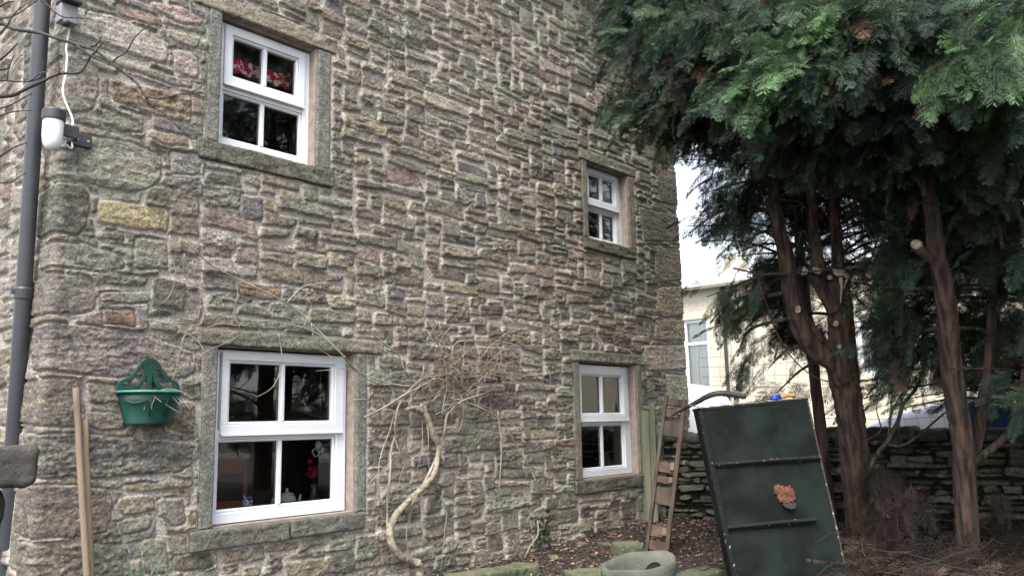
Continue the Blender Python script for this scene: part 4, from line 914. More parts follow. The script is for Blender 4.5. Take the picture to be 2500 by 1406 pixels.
m = MB(); m.tube([tp0-x_*.17-z_*.012, tp0-x_*.036], [.006, .007], 8); m.build('shank', m_black, tw)
# long black stick / hose arching over the hutch
hs_ = [(1640, 1015, 6.5), (1668, 998, 6.4), (1700, 982, 6.25), (1730, 966, 6.15), (1755, 960, 6.1), (1785, 962, 6.1), (1820, 968, 6.1)]
m = MB(); m.tube(crom([atd(*q) for q in hs_], 6), [.007, .015, .019, .022, .022, .018], 10, rough=.06)
o = m.build('bent_hose', m_hose, None, True); tag(o, 'dark bent length of hose arching from the ladder over the hutch', 'hose')
# narrow plank rack leaning
A0, A1, B0 = atd(1573, 1345, 7.55), atd(1612, 1352, 7.50), atd(1652, 968, 7.95)
lx, ly, lz = frame_from(A0, A1, B0); Hl = np.linalg.norm(B0-A0); Wl = .215; Ml = M_from(A0, lx, ly, lz)
ld = empty('plank_rack', A0, 'narrow two railed wooden rack with block rungs leaning beside the pale post', 'rack')
def lb(name, a, b, c, d, e, f, mt, bev=.004):
    m = MB(); m.box(a, b, c, d, e, f, bev, mat=Ml, j=.002); return m.build(name, mt, ld)
lb('rail', 0, .030, 0, .10, 0, Hl, m_brownwood); lb('rail', Wl-.04, Wl, .0, .05, -.02, Hl*.985, m_brownwood)
for (za, zb, mt) in ((.02, .075, m_redwood), (.10, .17, m_redwood), (.30, .41, m_brownwood), (.43, .475, m_redwood), (.50, .565, m_redwood), (.735, .83, m_brownwood), (.86, .915, m_redwood), (.94, .985, m_brownwood)):
    lb('rung_block', .0305, Wl-.0405, .012+random.uniform(0, .02), .075, Hl*za, Hl*zb, mt, .005)
for (za, zb) in ((.115, .16), (.44, .475), (.52, .57), (.88, .92)): lb('spacer_block', Wl-.075, Wl-.041, -.006, .0115, Hl*za, Hl*zb, m_paleblock, .003)
# pale leaning board
pA, pB = atd(1572, 1278, 9.55), atd(1600, 985, 9.75)
px_, py_, pz_ = frame_from(pA, atd(1606, 1279, 9.5), pB); Mp = M_from(pA, px_, py_, pz_); Hp = np.linalg.norm(pB-pA)
po = empty('leaning_board', pA, 'pale green weathered board leaning at the foot of the house corner', 'board')
for a_2, b_2, h_2, e_ in ((0, .095, Hp*.93, 0), (.097, .165, Hp, .012)):
    m = MB(); m.box(a_2, b_2, e_, .05+e_, -.1, h_2, .005, mat=Mp, j=.004); m.build('plank', m_post, po)
# stones
def stone(name, a, d_, w, dp__, h, lab, rot=0, mt=m_moss, cat='stone', amp=.02, tilt=0, seed=1, rb=.025, grp=None):
    c = atz(a, d_, -.05); Mx = Matrix.Translation((c[0], c[1], float(gz(c[0], c[1]))-.02)) @ Matrix.Rotation(rot, 4, 'Z') @ Matrix.Rotation(tilt, 4, 'Y')
    o = rock(name, -w/2, w/2, -dp__/2, dp__/2, 0, h, mt, amp=amp, res=.018, M4=Mx, rb=rb, seed=seed, fr=(5, 5, 7)); tag(o, lab, cat, grp); return o
VA = math.atan2(CR[1], CR[0])
stone('stone_block', 1533, 1350, .26, .2, .14, 'squared grey green stone block on the litter just left of the rack foot', VA+.35, seed=5, amp=.012)
stone('mossy_slab', 1205, 1400, .95, .22, .13, 'long mossy slab lying against the foot of the house wall', 0.0, seed=6, tilt=.03)
stone('mossy_stone', 1445, 1412, .34, .3, .15, 'mossy stone propped against the left side of the oval basin', VA+.5, seed=7, amp=.02)
stone('mossy_stone', 1698, 1412, .42, .24, .13, 'mossy wedge shaped stone to the right of the oval basin', VA+.55, seed=8, tilt=-.10)
for (u, v, w_, lab) in ((1350, 1352, .13, 'small flat stone lying in the litter by the ivy'), (1475, 1330, .11, 'small pale stone in the litter under the lower right window'), (1420, 1330, .09, 'smallest pebble in the litter at the wall foot')):
    stone('pebble', u, v, w_, .09, .05, lab, random.uniform(0, 3), seed=int(u) % 17, amp=.01, rb=.015)
# oval stone basin with a black disc painted in for the shade of its hole
bc_ = atd(1556, 1376, 5.75); bc_ = np.array([bc_[0], bc_[1], float(bc_[2])])
bn = empty('stone_basin', (bc_[0], bc_[1], -.1), 'oval mossy stone basin lying in the garden, a black disc for its shaded hole', 'basin')
ux3 = np.array([CR[0], CR[1], 0]); ux3 /= np.linalg.norm(ux3); uy3 = np.array([-ux3[1], ux3[0], 0])
Mb = M_from(bc_, ux3, uy3, np.array([0, 0, 1.])) @ Matrix.Rotation(.28, 4, 'Z') @ Matrix.Rotation(-.10, 4, 'Y')@ Matrix.Rotation(.16, 4, 'X')
V_ = []; n_ = 56; prof = [(1.02, -.34), (1.10, -.15), (1.15, -.03), (1.13, .012), (1.06, .022), (.97, .012), (.90, -.02), (.82, -.08), (.72, -.15), (.5, -.20), (.2, -.215), (.02, -.22)]
for (k_, z_1) in prof:
    for i in range(n_):
        t = 2*math.pi*i/n_; ex = 1+.12*math.cos(t)
        if k_ > .9: kk = k_+(.14*max(0, math.cos(t-.35))**6)
        else: kk = k_
        V_.append(tuple(Mb @ Vector((.235*kk*math.cos(t), .16*kk*math.sin(t)*(1+.15*math.cos(t)), z_1+.004*math.sin(5*t)))))
F_ = [(k_*n_+i, k_*n_+(i+1) % n_, (k_+1)*n_+(i+1) % n_, (k_+1)*n_+i) for k_ in range(len(prof)-1) for i in range(n_)]; F_.append(tuple(range((len(prof)-1)*n_, len(prof)*n_)))
bo = mk('bowl', V_, F_, m_basin, bn, True)
V_ = []; hn = np.array([-.72, -.42, .55]); hn /= np.linalg.norm(hn); h1 = np.cross(hn, [0, 0, 1.]); h1 /= np.linalg.norm(h1); h2 = np.cross(h1, hn)
for k_, (r_, y_2) in enumerate(((.080, .004), (.074, .014), (.066, .006), (.001, .004))):
    for i in range(20):
        t = 2*math.pi*i/20; q = np.array([.135, .03, -.10])+hn*y_2+h1*r_*.9*math.cos(t)+h2*r_*math.sin(t); V_.append(tuple(Mb @ Vector(q)))
mk('hole_shade_disc', V_, [(k_*20+i, k_*20+(i+1) % 20, (k_+1)*20+(i+1) % 20, (k_+1)*20+i) for k_ in range(3) for i in range(20)], mat('hole_shade_black', (.006, .006, .006), rough=1), bo)

# ================================================================== VINE
vr = aty(1020, 1420, -.12)
vine = empty('climbing_vine', (vr[0], vr[1], -.1), 'leafless climbing vine with a twisted pale trunk and tangled dry shoots on the house wall', 'vine')
def zv(L, y0=-.06, y1=-.06, jit=.02):
    n = len(L); out = []
    for i, (a, b) in enumerate(L):
        y = y0+(y1-y0)*i/max(1, n-1)+random.uniform(-jit, jit); out.append(aty(850+a/2.2467, 780+b/2.2467, min(y, -.078)))
    return out
m = MB()
m.tube(crom(zv([(400, 1500), (392, 1406), (385, 1335)], -.16, -.15), 6), [.046, .038, .034], 12, rough=.12)
m.tube(crom(zv([(392, 1335), (350, 1328), (280, 1290), (238, 1225), (230, 1150), (265, 1070), (340, 985), (420, 910), (472, 840), (490, 760), (495, 690), (460, 610), (425, 540), (400, 500), (355, 484), (310, 497)], -.16, -.10), 7), [.034, .032, .032, .030, .027, .028, .022, .024, .028, .025, .018], 12, rough=.12)
m.tube(crom(zv([(495, 690), (470, 640), (440, 560), (420, 500), (395, 470)], -.11, -.10), 6), [.03, .027, .022], 10, rough=.12)
m.build('main_stem', m_vine, vine, True)
V2L = [[(400, 925), (450, 830), (510, 690), (530, 600), (545, 520), (620, 450), (700, 420), (800, 380), (815, 320)],
 [(90, 535), (200, 480), (330, 400), (440, 350), (480, 325), (560, 360), (610, 410), (635, 470), (625, 560), (600, 620)],
 [(215, 1150), (215, 1000), (230, 850), (235, 720), (260, 620), (265, 520), (300, 430), (400, 330), (480, 310), (560, 290), (620, 275), (700, 290), (780, 315)],
 [(560, 430), (640, 450), (760, 500), (840, 560), (900, 650), (950, 740), (1000, 820), (1030, 890), (1075, 1000), (1000, 1070), (980, 1110)],
 [(520, 470), (640, 460), (780, 490), (900, 560), (1020, 620), (1060, 660), (1090, 690)],
 [(210, 1060), (170, 980), (165, 850), (180, 740), (230, 600), (270, 480), (380, 400)],
 [(100, 60), (200, 130), (280, 200), (310, 280), (350, 330), (400, 380), (440, 440), (480, 520)],
 [(-20, 200), (0, 230), (70, 300), (160, 350), (280, 360), (350, 380), (420, 420)],
 [(30, 440), (100, 440), (150, 475)], [(540, 310), (540, 380), (520, 480), (510, 560)],
 [(590, 260), (570, 190), (590, 130), (650, 115), (740, 118), (760, 125)],
 [(740, 200), (780, 145), (820, 145), (840, 210), (820, 280), (770, 310)],
 [(600, 265), (700, 250), (800, 275), (860, 290), (930, 320), (985, 352)], [(700, 290), (830, 310), (940, 350), (1010, 400), (1060, 458)],
 [(520, 990), (540, 1060), (530, 1150), (520, 1260), (505, 1390)], [(380, 960), (350, 1010), (330, 1080), (345, 1120), (375, 1180), (365, 1260), (345, 1300)],
 [(430, 560), (440, 640), (440, 780), (455, 850)], [(405, 520), (405, 700), (370, 860)], [(255, 560), (260, 660), (290, 730), (340, 755), (300, 820), (260, 970)],
 [(430, 0), (470, 60), (500, 150), (560, 210), (600, 270)], [(460, 0), (500, 60), (530, 150), (580, 240)], [(170, 850), (130, 880), (115, 920)],
 [(170, 960), (200, 1020), (210, 1060)], [(360, 1000), (330, 1120), (320, 1200), (350, 1330)], [(220, 1170), (270, 1260), (320, 1340), (330, 1420)],
 [(400, 1340), (430, 1380), (440, 1430)], [(600, 270), (640, 380), (700, 420), (740, 340), (800, 330)], [(480, 520), (560, 480), (640, 400), (720, 330), (760, 230)],
 [(360, 470), (360, 400), (440, 340), (520, 320)], [(650, 420), (700, 380), (760, 390), (810, 350)], [(580, 250), (640, 180), (600, 130)], [(300, 520), (280, 450), (330, 400), (300, 280)],
 [(820, 500), (840, 700), (830, 900), (825, 1050)], [(1040, 1100), (1040, 1180), (1000, 1240), (960, 1330), (965, 1400)]]
m = MB()
for i, L in enumerate(V2L):
    w_ = (.014, .010, .011, .008)[i] if i < 4 else random.uniform(.005, .0078)
    m.tube(crom(zv(L, -.12, -.10, .03), 6), [w_, w_*.8, w_*.35], 6, rough=.08)
m.build('shoot', m_tendril, vine, True)
# long shoots trained over the lower window, traced in picture pixels
PXL = [[(1010, 945), (950, 935), (870, 905), (830, 860), (790, 825), (740, 800), (650, 785), (590, 795), (540, 790), (505, 800)],
 [(870, 905), (830, 860), (760, 790), (700, 740), (600, 690), (520, 650), (470, 605), (452, 590)], [(640, 795), (590, 790), (580, 820), (545, 840), (500, 860), (470, 900)],
 [(415, 575), (412, 610), (428, 660), (415, 720), (380, 750)], [(680, 815), (688, 866), (682, 910), (665, 945), (630, 967), (618, 962)], [(450, 620), (455, 680), (520, 720), (600, 740), (700, 775), (770, 800)],
 [(760, 790), (770, 840), (800, 865), (812, 872)], [(870, 905), (840, 900), (800, 903), (770, 905)], [(845, 880), (870, 960), (885, 1012)], [(500, 860), (480, 830), (450, 820), (430, 900), (420, 930)],
 [(600, 690), (560, 640), (510, 620), (455, 585)], [(700, 740), (740, 700), (800, 690), (850, 690)], [(520, 720), (500, 760), (515, 800), (560, 800)], [(360, 780), (420, 790), (500, 780), (560, 760)],
 [(590, 795), (570, 770), (580, 720), (575, 680)], [(740, 800), (760, 750), (745, 720)], [(1060, 860), (1100, 800), (1160, 790), (1300, 800), (1340, 806)], [(1150, 830), (1200, 840), (1260, 800), (1310, 830)],
 [(1040, 830), (1075, 790), (1090, 860), (1110, 900)], [(1180, 900), (1220, 860), (1280, 830), (1330, 800)], [(445, 1020), (480, 1042), (525, 1046)], [(1070, 880), (1150, 850), (1230, 880), (1300, 940)], [(900, 830), (960, 870), (1000, 920), (1020, 950)]]
m = MB()
for i, L in enumerate(PXL):
    w_ = .0075 if i < 2 else random.uniform(.0034, .005)
    m.tube(crom([aty(a, b, min(-.078, -.10+random.uniform(-.03, .03))) for a, b in L], 6), [w_, w_*.75, w_*.4], 6, rough=.08)
m.build('trained_shoot', m_tendril, vine, True)
m_twl = mat('brown_twiglet', srgb(152, 130, 102), srgb(96, 76, 58), scale=6, rough=.9)
for cnt, bx in ((140, None),):   # fine tangle
    m = MB()
    for i in range(cnt):
        u, v = (random.gauss(1130, 58), random.gauss(900, 30)) if bx is None else (random.uniform(*bx[:2]), random.uniform(*bx[2:]))
        q = [aty(u, v, -random.uniform(.08, .2))]; d = np.array([random.uniform(-1, 1), random.uniform(-.3, .3), random.uniform(-.7, .7)])
        for s_ in range(random.randint(3, 7)):
            d = d/np.linalg.norm(d); q.append(q[-1]+d*random.uniform(.03, .07)); d = d+np.array([random.uniform(-.8, .8), random.uniform(-.4, .4), random.uniform(-.9, .6)])
            q[-1][1] = min(q[-1][1], -.075)
        m.tube(crom(q, 4), [random.uniform(.003, .005), .0018], 5)
    m.build('twig_tangle', m_twl, vine)

# bare twigs of a shrub entering top left
sh = empty('bare_shrub', atd(-700, 1300, 3.0), 'dark leafless shrub branches reaching in from the upper left edge', 'shrub')
m = MB(); TW = [[(-900, 900), (-500, 350), (-200, 200), (0, 170), (100, 210), (270, 235), (400, 275), (550, 320), (690, 370), (800, 460), (900, 530), (980, 600), (1040, 690), (1100, 760), (1200, 840), (1320, 950), (1358, 972)],
 [(550, 330), (640, 395), (760, 455), (850, 490)], [(800, 455), (830, 420), (905, 370), (950, 290), (1000, 235), (1080, 170)],
 [(-900, 1000), (-400, 720), (0, 690), (100, 680), (200, 630), (310, 580), (420, 530), (540, 525), (590, 500), (640, 420), (690, 360), (750, 290)], [(-500, 600), (-200, 560), (0, 575), (50, 578), (200, 585), (280, 530), (340, 515)],
 [(1040, 690), (1130, 705), (1240, 685), (1380, 655), (1455, 610)], [(200, -120), (290, 0), (340, 40), (400, 95), (460, 125), (540, 130), (625, 132)], [(-300, 180), (0, 135), (80, 120), (160, 80), (270, 0)],
 [(-400, 1000), (0, 830), (110, 800), (225, 790)], [(-300, 820), (0, 775), (100, 740), (170, 700), (230, 670)], [(-400, 1400), (0, 1120), (60, 1080), (110, 1050), (200, 1020)], [(-400, 1400), (0, 1312), (80, 1305), (130, 1270), (190, 1235)],
 [(0, 245), (60, 170), (80, 130), (150, 50)], [(0, 430), (60, 380), (130, 310)], [(420, 530), (425, 500), (418, 475)], [(200, 585), (280, 560), (305, 510), (310, 440)], [(0, 50), (50, 20), (100, 10)], [(50, 575), (60, 500), (100, 390)],
 [(690, 370), (640, 340), (690, 320), (725, 262)], [(0, 500), (60, 488), (50, 450)], [(610, 105), (620, 82), (655, 70)]]
for i, L in enumerate(TW):
    w_ = .0062 if i in (0, 3) else random.uniform(.0034, .005); dd = 3.0+random.uniform(-.12, .12)*(i > 0)
    P = crom(zm1(L, dd), 6); m.tube(P, [w_*1.7, w_, w_*.7, w_*.35] if i in (0, 3) else [w_, w_*.45], 7, rough=.10)
    for k_ in range(3, len(P)-1, 5): m.tube([P[k_]-(P[k_+1]-P[k_])*.15, P[k_], P[k_]+(P[k_+1]-P[k_])*.15], [w_*.8, w_*1.2, w_*.8], 6)
m.build('branch', m_twig, sh, True)
m = MB(); b0 = atd(-700, 1300, 3.0); m.tube(crom([(b0[0], b0[1], -.35), b0, atd(-650/2.9, 900/2.9, 3.0)+CR*-.12, atd(-330, 200, 3.0)], 5), [.03, .025, .015, .010], 10, rough=.1); m.build('trunk', m_twig, sh, True)

# ivy sprigs at the wall foot
def ivy(u, v, n, sp, lab, yb=-.06):
    e = empty('ivy_sprig', aty(u, v+30, yb), lab, 'ivy', 'ivy sprigs at the foot of the house wall'); m = MB()
    c0 = aty(u, v, yb)
    st = [c0+np.array([random.uniform(-.3, .3)*sp, -.01, -.6*sp+i*.25*sp]) for i in range(6)]; m.tube(crom(st, 4), .003, 5); m.build('stem', m_twig, e)
    m = MB()
    for i in range(n):
        c = c0+np.array([random.gauss(0, sp*.45), -abs(random.gauss(0, .05)), random.gauss(0, sp*.5)]); s = random.uniform(.014, .03); a = random.uniform(0, 6.28)
        x1 = np.array([math.cos(a), random.uniform(-.5, .2), math.sin(a)]); y1 = np.array([-math.sin(a), random.uniform(-.5, .2), math.cos(a)])
        lob = [(0, -1), (.55, -.55), (1, -.1), (.5, .2), (.35, .75), (0, 1.2), (-.35, .75), (-.5, .2), (-1, -.1), (-.55, -.55)]
        m.add([c]+[c+(x1*p+y1*q)*s for p, q in lob], [(0, k_+1, (k_+1) % 10+1) for k_ in range(10)])
    m.build('leaves', m_ivy, e)
ivy(1320, 1300, 60, .17, 'small ivy sprig climbing the wall foot left of the lower right window')
ivy(1440, 1315, 26, .08, 'tiny ivy sprig under the lower right window', -.08)
ivy(1360, 1375, 40, .10, 'low ivy sprig spreading in the litter beyond the mossy slab', -.35)

# ================================================================== CONIFERS
def frond_proto(rng, dead=False, L=1.0):
    """flat drooping spray: rachis along +x, normal +z ; returns verts, quads"""
    V = []; Q = []
    def kite(p, d, n_, ln, w):
        d = d/np.linalg.norm(d); s = np.cross(n_, d); s /= np.linalg.norm(s)+1e-9
        i = len(V); V.extend([p, p+d*ln*.45+s*w, p+d*ln, p+d*ln*.45-s*w]); Q.append((i, i+1, i+2, i+3))
    N = 13; p = np.zeros(3); d = np.array([1., 0, 0]); pts = [p]
    for i in range(N):
        d = d+np.array([0, rng.uniform(-.06, .06), -.045]); d /= np.linalg.norm(d); p = p+d/N; pts.append(p)
    for i in range(N):
        a, b = pts[i], pts[i+1]; s = np.array([0, 1, 0])*.010*(1-i/N*.7); k = len(V); V.extend([a-s, a+s, b+s*.8, b-s*.8]); Q.append((k, k+1, k+2, k+3))
    for i in range(1, N+1):
        u = i/N; base = pts[i]; tdir = pts[i]-pts[i-1]; tdir /= np.linalg.norm(tdir)
        for sg in (-1, 1):
            if rng.rand() < .08: continue
            ln = (.42*(1-u)**.75+.10)*rng.uniform(.75, 1.15)*math.sin(min(1, u*3+.35)*math.pi/2)
            dr = tdir*.75+np.array([0, sg*.85, -.12])+rng.uniform(-.12, .12, 3); dr /= np.linalg.norm(dr); nn = np.array([rng.uniform(-.5, .5), rng.uniform(-.5, .5), 1.]); nn /= np.linalg.norm(nn)
            kite(base, dr, nn, ln, .008 if not dead else .006)
            ns = 6 if not dead else 4
            for j in range(ns):
                f = (j+.7)/(ns+.4); pb = base+dr*ln*f*.95+np.array([0, 0, -.08*ln*f*f])
                for s2 in (-1, 1):
                    sd2 = np.cross(nn, dr)*s2; d2 = dr*.8+sd2*.75+np.array([0, 0, rng.uniform(-.35, .1)])
                    kite(pb, d2, nn+rng.uniform(-.6, .6, 3), ln*.34*(1.1-f)+.04, .0075 if not dead else .005)
    return np.array(V), np.array(Q)
PR = [frond_proto(np.random.RandomState(20+i)) for i in range(6)]
PD = [frond_proto(np.random.RandomState(50+i), True) for i in range(3)]
def place_fronds(name, specs, mt, parent, protos, cols, kind=None):
    """specs: list of (pos, dir, size, colour index)"""
    VV = []; QQ = []; CCc = []; n0 = 0; cl = np.array([srgb(*c) for c in cols])
    for pi in range(len(protos)):
        sub = specs[pi::len(protos)]
        if not sub: continue
        V, Q = protos[pi]; m_ = len(sub)
        P = np.array([s[0] for s in sub]); D = np.array([s[1] for s in sub]); S_ = np.array([s[2] for s in sub]); D /= np.linalg.norm(D, axis=1)[:, None]
        A = np.cross(np.array([0, 0, 1.]), D); A /= np.linalg.norm(A, axis=1)[:, None]+1e-9; rl = RS.normal(0, .55, m_)
        B = np.cross(D, A); A2 = A*np.cos(rl)[:, None]+B*np.sin(rl)[:, None]; B2 = np.cross(D, A2)
        W_ = P[:, None]+S_[:, None, None]*(V[None, :, 0:1]*D[:, None]+V[None, :, 1:2]*A2[:, None]+V[None, :, 2:3]*B2[:, None])
        VV.append(W_.reshape(-1, 3)); QQ.append((Q[None]+(np.arange(m_)*len(V))[:, None, None]).reshape(-1, 4)+n0); n0 += m_*len(V)
        c = cl[np.array([s[3] for s in sub])]*RS.uniform(.75, 1.25, (m_, 1))
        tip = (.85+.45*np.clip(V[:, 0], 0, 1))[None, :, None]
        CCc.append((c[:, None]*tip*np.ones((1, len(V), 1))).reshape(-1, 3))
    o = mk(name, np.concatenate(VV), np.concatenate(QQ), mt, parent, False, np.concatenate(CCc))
    if kind: o['kind'] = kind
    return o
GREENS = [(44, 70, 47), (34, 55, 39), (58, 86, 58), (29, 48, 36), (52, 78, 47), (76, 116, 62), (72, 54, 42), (96, 62, 44)]
# left-hand outline of the foliage against the house and the sky (where the crown was seen to end)
OUT = np.array([(-400, 1330), (0, 1440), (60, 1442), (130, 1432), (190, 1540), (235, 1470), (275, 1420), (310, 1490), (335, 1600), (400, 1660), (450, 1700), (520, 1690), (560, 1640), (600, 1700), (640, 1800), (680, 1850), (700, 1690), (760, 1740), (860, 1780), (960, 1830), (1010, 2100)])
def allow(P, rng, far=False):
    if P[0] > 8.0 and P[1] > -5.5:
        u, v, d = proj(P)
        if 300 < v < 690 and u < 1880 and rng.rand() < .75: return False
        if rng.rand() < .3: return False
    u, v, d = proj(P)
    if d < 1.5: return False
    if u > 2560 or v < -60: return rng.rand() < .5
    lim = np.interp(v, OUT[:, 0], OUT[:, 1])
    if u < lim+rng.uniform(-5, 45): return False
    if v > 990: return False
    if 640 < v and u < 1900 and rng.rand() < .2: return False
    if 330 < v < 690 and u < 1860 and rng.rand() < .5: return False
    if 1875 < u < 2125 and 440 < v < 1000 and d < 7.75: return False
    if 2230 < u < 2400 and 640 < v < 1000 and d < 6.9: return rng.rand() < .08
    if v > 880 and u > 2100 and rng.rand() < .3: return False
    return True
def conifer(name, base, lab, trunk_parts, limbs, rng, nauto, R0, ztop, zlow, ncl=None, az=(0, 6.283), big=1.0):
    t_ = empty(name, base, lab, 'conifer', 'tall cypress conifers along the garden boundary'); specs = []; bm_ = MB()
    def limb(a, b, w, nf, spread=.34, lit_tint=0, chk=True):
        a = np.array(a); b = np.array(b); Ln = np.linalg.norm(b-a); mid = (a+b)/2+np.array([rng.uniform(-.12, .12), rng.uniform(-.12, .12), .10*Ln])
        P = crom([a, mid, b], 7)
        bm_.tube(P, [w, w*.6, w*.2], 6, rough=.1)
        dv_ = (b-a)/Ln
        for k_ in range(int(nf*(1.45 if big == 1 else 1))):
            f = 1-rng.rand()**1.4*.72
            i = min(len(P)-2, int(f*(len(P)-1))); c = P[i]+(P[i+1]-P[i])*rng.rand()+rng.normal(0, spread*(.35+.4*(1-f)), 3)*np.array([1, 1, .6])
            if chk and not allow(c, rng): continue
            d = dv_*np.array([1, 1, .3])*rng.uniform(.5, 1.1)+rng.normal(0, .42, 3)+np.array([0, 0, -.5])
            sz = rng.uniform(.20, .38)
            tip = c+d/np.linalg.norm(d)*sz
            if chk and not allow(tip, rng): 
                if rng.rand() < .8: continue
            ci = rng.randint(5)
            if lit_tint and f > .5: ci = 5 if rng.rand() < .6 else 2  # lit front sprays get brighter greens, the light put into their colour
            elif rng.rand() < .05: ci = 6+rng.randint(2)
            specs.append((c, d, sz*big, ci))
    for (a, b, w, nf, kw) in limbs: limb(a, b, w, nf, **kw)
    for i in range(nauto):
        z = zlow+(ztop-zlow)*rng.rand()**1.15; a = rng.uniform(*az); f = (z-zlow)/(ztop-zlow); R = R0*(1-.75*f**1.6)*rng.uniform(.65, 1.05)
        s_ = np.array([base[0], base[1], z]); b = s_+np.array([math.cos(a)*R, math.sin(a)*R, rng.uniform(-.1, .5)])
        if b[1] > -.35: b[1] = -.35
        u, v, d = proj(b)
        if u < np.interp(v, OUT[:, 0], OUT[:, 1])-20 and d > 1: 
            b = s_+(b-s_)*.5
            u, v, d = proj(b)
            if u < np.interp(v, OUT[:, 0], OUT[:, 1]): continue
        limb(s_, b, .02, 34, spread=.40)
    for (P, r, n, nm) in trunk_parts:
        m = MB(); Pc = crom(P, 22 if n > 20 else 14); Pc = Pc+np.stack([.012*fbm(Pc[:, 2]*3+q_*9, Pc[:, 2]*0, 3) for q_ in range(3)], 1)*min(1, r[0]/.08); m.tube(Pc, r, n, rough=.055); m.build(nm, m_bark, t_, True)
    bm_.build('limbs', m_bark, t_)
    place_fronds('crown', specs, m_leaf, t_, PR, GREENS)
    return t_
def TP(L, d): return [atd(a, b, d+(q[0] if q else 0)) for a, b, *q in L]
rng = np.random.RandomState(77)
T1b = atd(2112, 1345, 7.5)
TIPS1 = [(1440, 40, 7.9, 1700, 60), (1475, 20, 7.6, 1800, 20), (1436, 130, 7.4, 1750, 120), (1560, 110, 7.0, 1850, 80), (1545, 190, 7.2, 1800, 180), (1425, 268, 6.9, 1760, 230), (1500, 290, 6.8, 1800, 250), (1580, 240, 6.9, 1850, 200), (1605, 325, 7.3, 1850, 300), (1660, 180, 7.0, 1900, 150),
 (1700, 60, 6.8, 1950, 60), (1800, 110, 6.6, 2000, 100), (1650, 300, 7.2, 1900, 280), (1720, 350, 7.4, 1900, 330), (1700, 470, 7.6, 1890, 470), (1760, 400, 7.5, 1890, 400), (1655, 570, 7.5, 1900, 520), (1720, 540, 7.6, 1900, 540), (1800, 600, 7.6, 1910, 590), (1780, 500, 7.7, 1900, 480), (1850, 650, 7.8, 1920, 640),
 (1700, 725, 7.4, 1930, 700), (1745, 780, 7.5, 1935, 740), (1775, 870, 7.5, 1960, 800), (1850, 900, 7.6, 2010, 860), (1840, 720, 7.9, 1930, 700), (1900, 800, 8.2, 2050, 800), (1870, 960, 7.8, 2050, 900), (1850, 330, 6.8, 2000, 300), (1950, 380, 6.9, 2000, 350), (1900, 300, 6.4, 2000, 260), (2000, 250, 6.2, 2050, 200), (1750, 230, 6.7, 1950, 200), (1620, 90, 7.2, 1900, 60)]
L1 = []
for (u, v, d, u2, v2) in TIPS1:
    s_ = atd(max(u2, 1890), v2-30, 7.4); L1.append((s_, atd(u+25, v, d), .022, 66, dict(spread=.30)))
tr1 = [(TP([(2118, 1400), (2110, 1330), (2090, 1150), (2073, 1000), (2058, 900), (2052, 800), (2044, 700), (2036, 672)], 7.5), [.18, .14, .125, .12, .135, .112, .108, .10], 28, 'trunk'),
 (TP([(2062, 930), (2035, 885), (1990, 855), (1950, 800), (1935, 740), (1918, 640), (1903, 560), (1890, 470), (1882, 380), (1900, 150)], 7.45), [.11, .09, .084, .08, .076, .068, .062, .056, .05, .03], 18, 'side_trunk'),
 (TP([(2050, 880), (1990, 820), (1958, 775), (1945, 740)], 7.5), [.05, .055, .06, .05], 12, 'side_trunk'),
 (TP([(2040, 730), (2008, 690), (1992, 620), (1985, 520), (1978, 430), (1980, 250)], 7.5), [.07, .06, .05, .045, .03], 12, 'side_trunk'),
 (TP([(2048, 700), (2044, 640), (2040, 560), (2036, 430), (2040, 200)], 7.55), [.07, .05, .045, .03], 12, 'side_trunk'),
 (TP([(2035, 760), (2000, 700), (1975, 665)], 7.42), [.06, .05, .045], 10, 'side_trunk')]
c1 = conifer('conifer_tree', T1b, 'conifer with a forked reddish trunk and pale sawn stubs behind the dark hutch', tr1, L1, rng, 70, 2.4, 8.5, 3.3)
for (u, v, r, dx_, dz_) in ((1962, 662, .035, -.7, .3), (1995, 658, .045, .2, .8), (2025, 677, .022, -.1, -.2), (2046, 662, .05, .1, .7), (2066, 668, .038, .6, .7), (1947, 755, .034, -.6, .2), (2040, 790, .024, -.3, .1), (2049, 846, .020, .1, -.2)):
    p = atd(u, v, 7.34); n_d = -CF*.8+CR*dx_*.5+np.array([0, 0, dz_*.4]); n_d /= np.linalg.norm(n_d); m = MB()
    m.tube([p+CF*.12, p], [r*1.1, r*1.15], 12, rough=.1); st = m.build('stub', m_bark, c1)
    m = MB(); m.tube([p-n_d*.002, p+n_d*.006], [r*1.02, r*.95], 12, rough=.22); m.build('cut_face', m_cut, st)
for L in ([(2052, 670), (2055, 700), (2052, 740)], [(2075, 650), (2068, 680), (2060, 705)]):   # torn strips of sapwood
    m = MB(); m.tube([atd(a, b, 7.36) for a, b in L], [.022, .014, .003], 6); m.build('torn_wood', m_cut, c1)
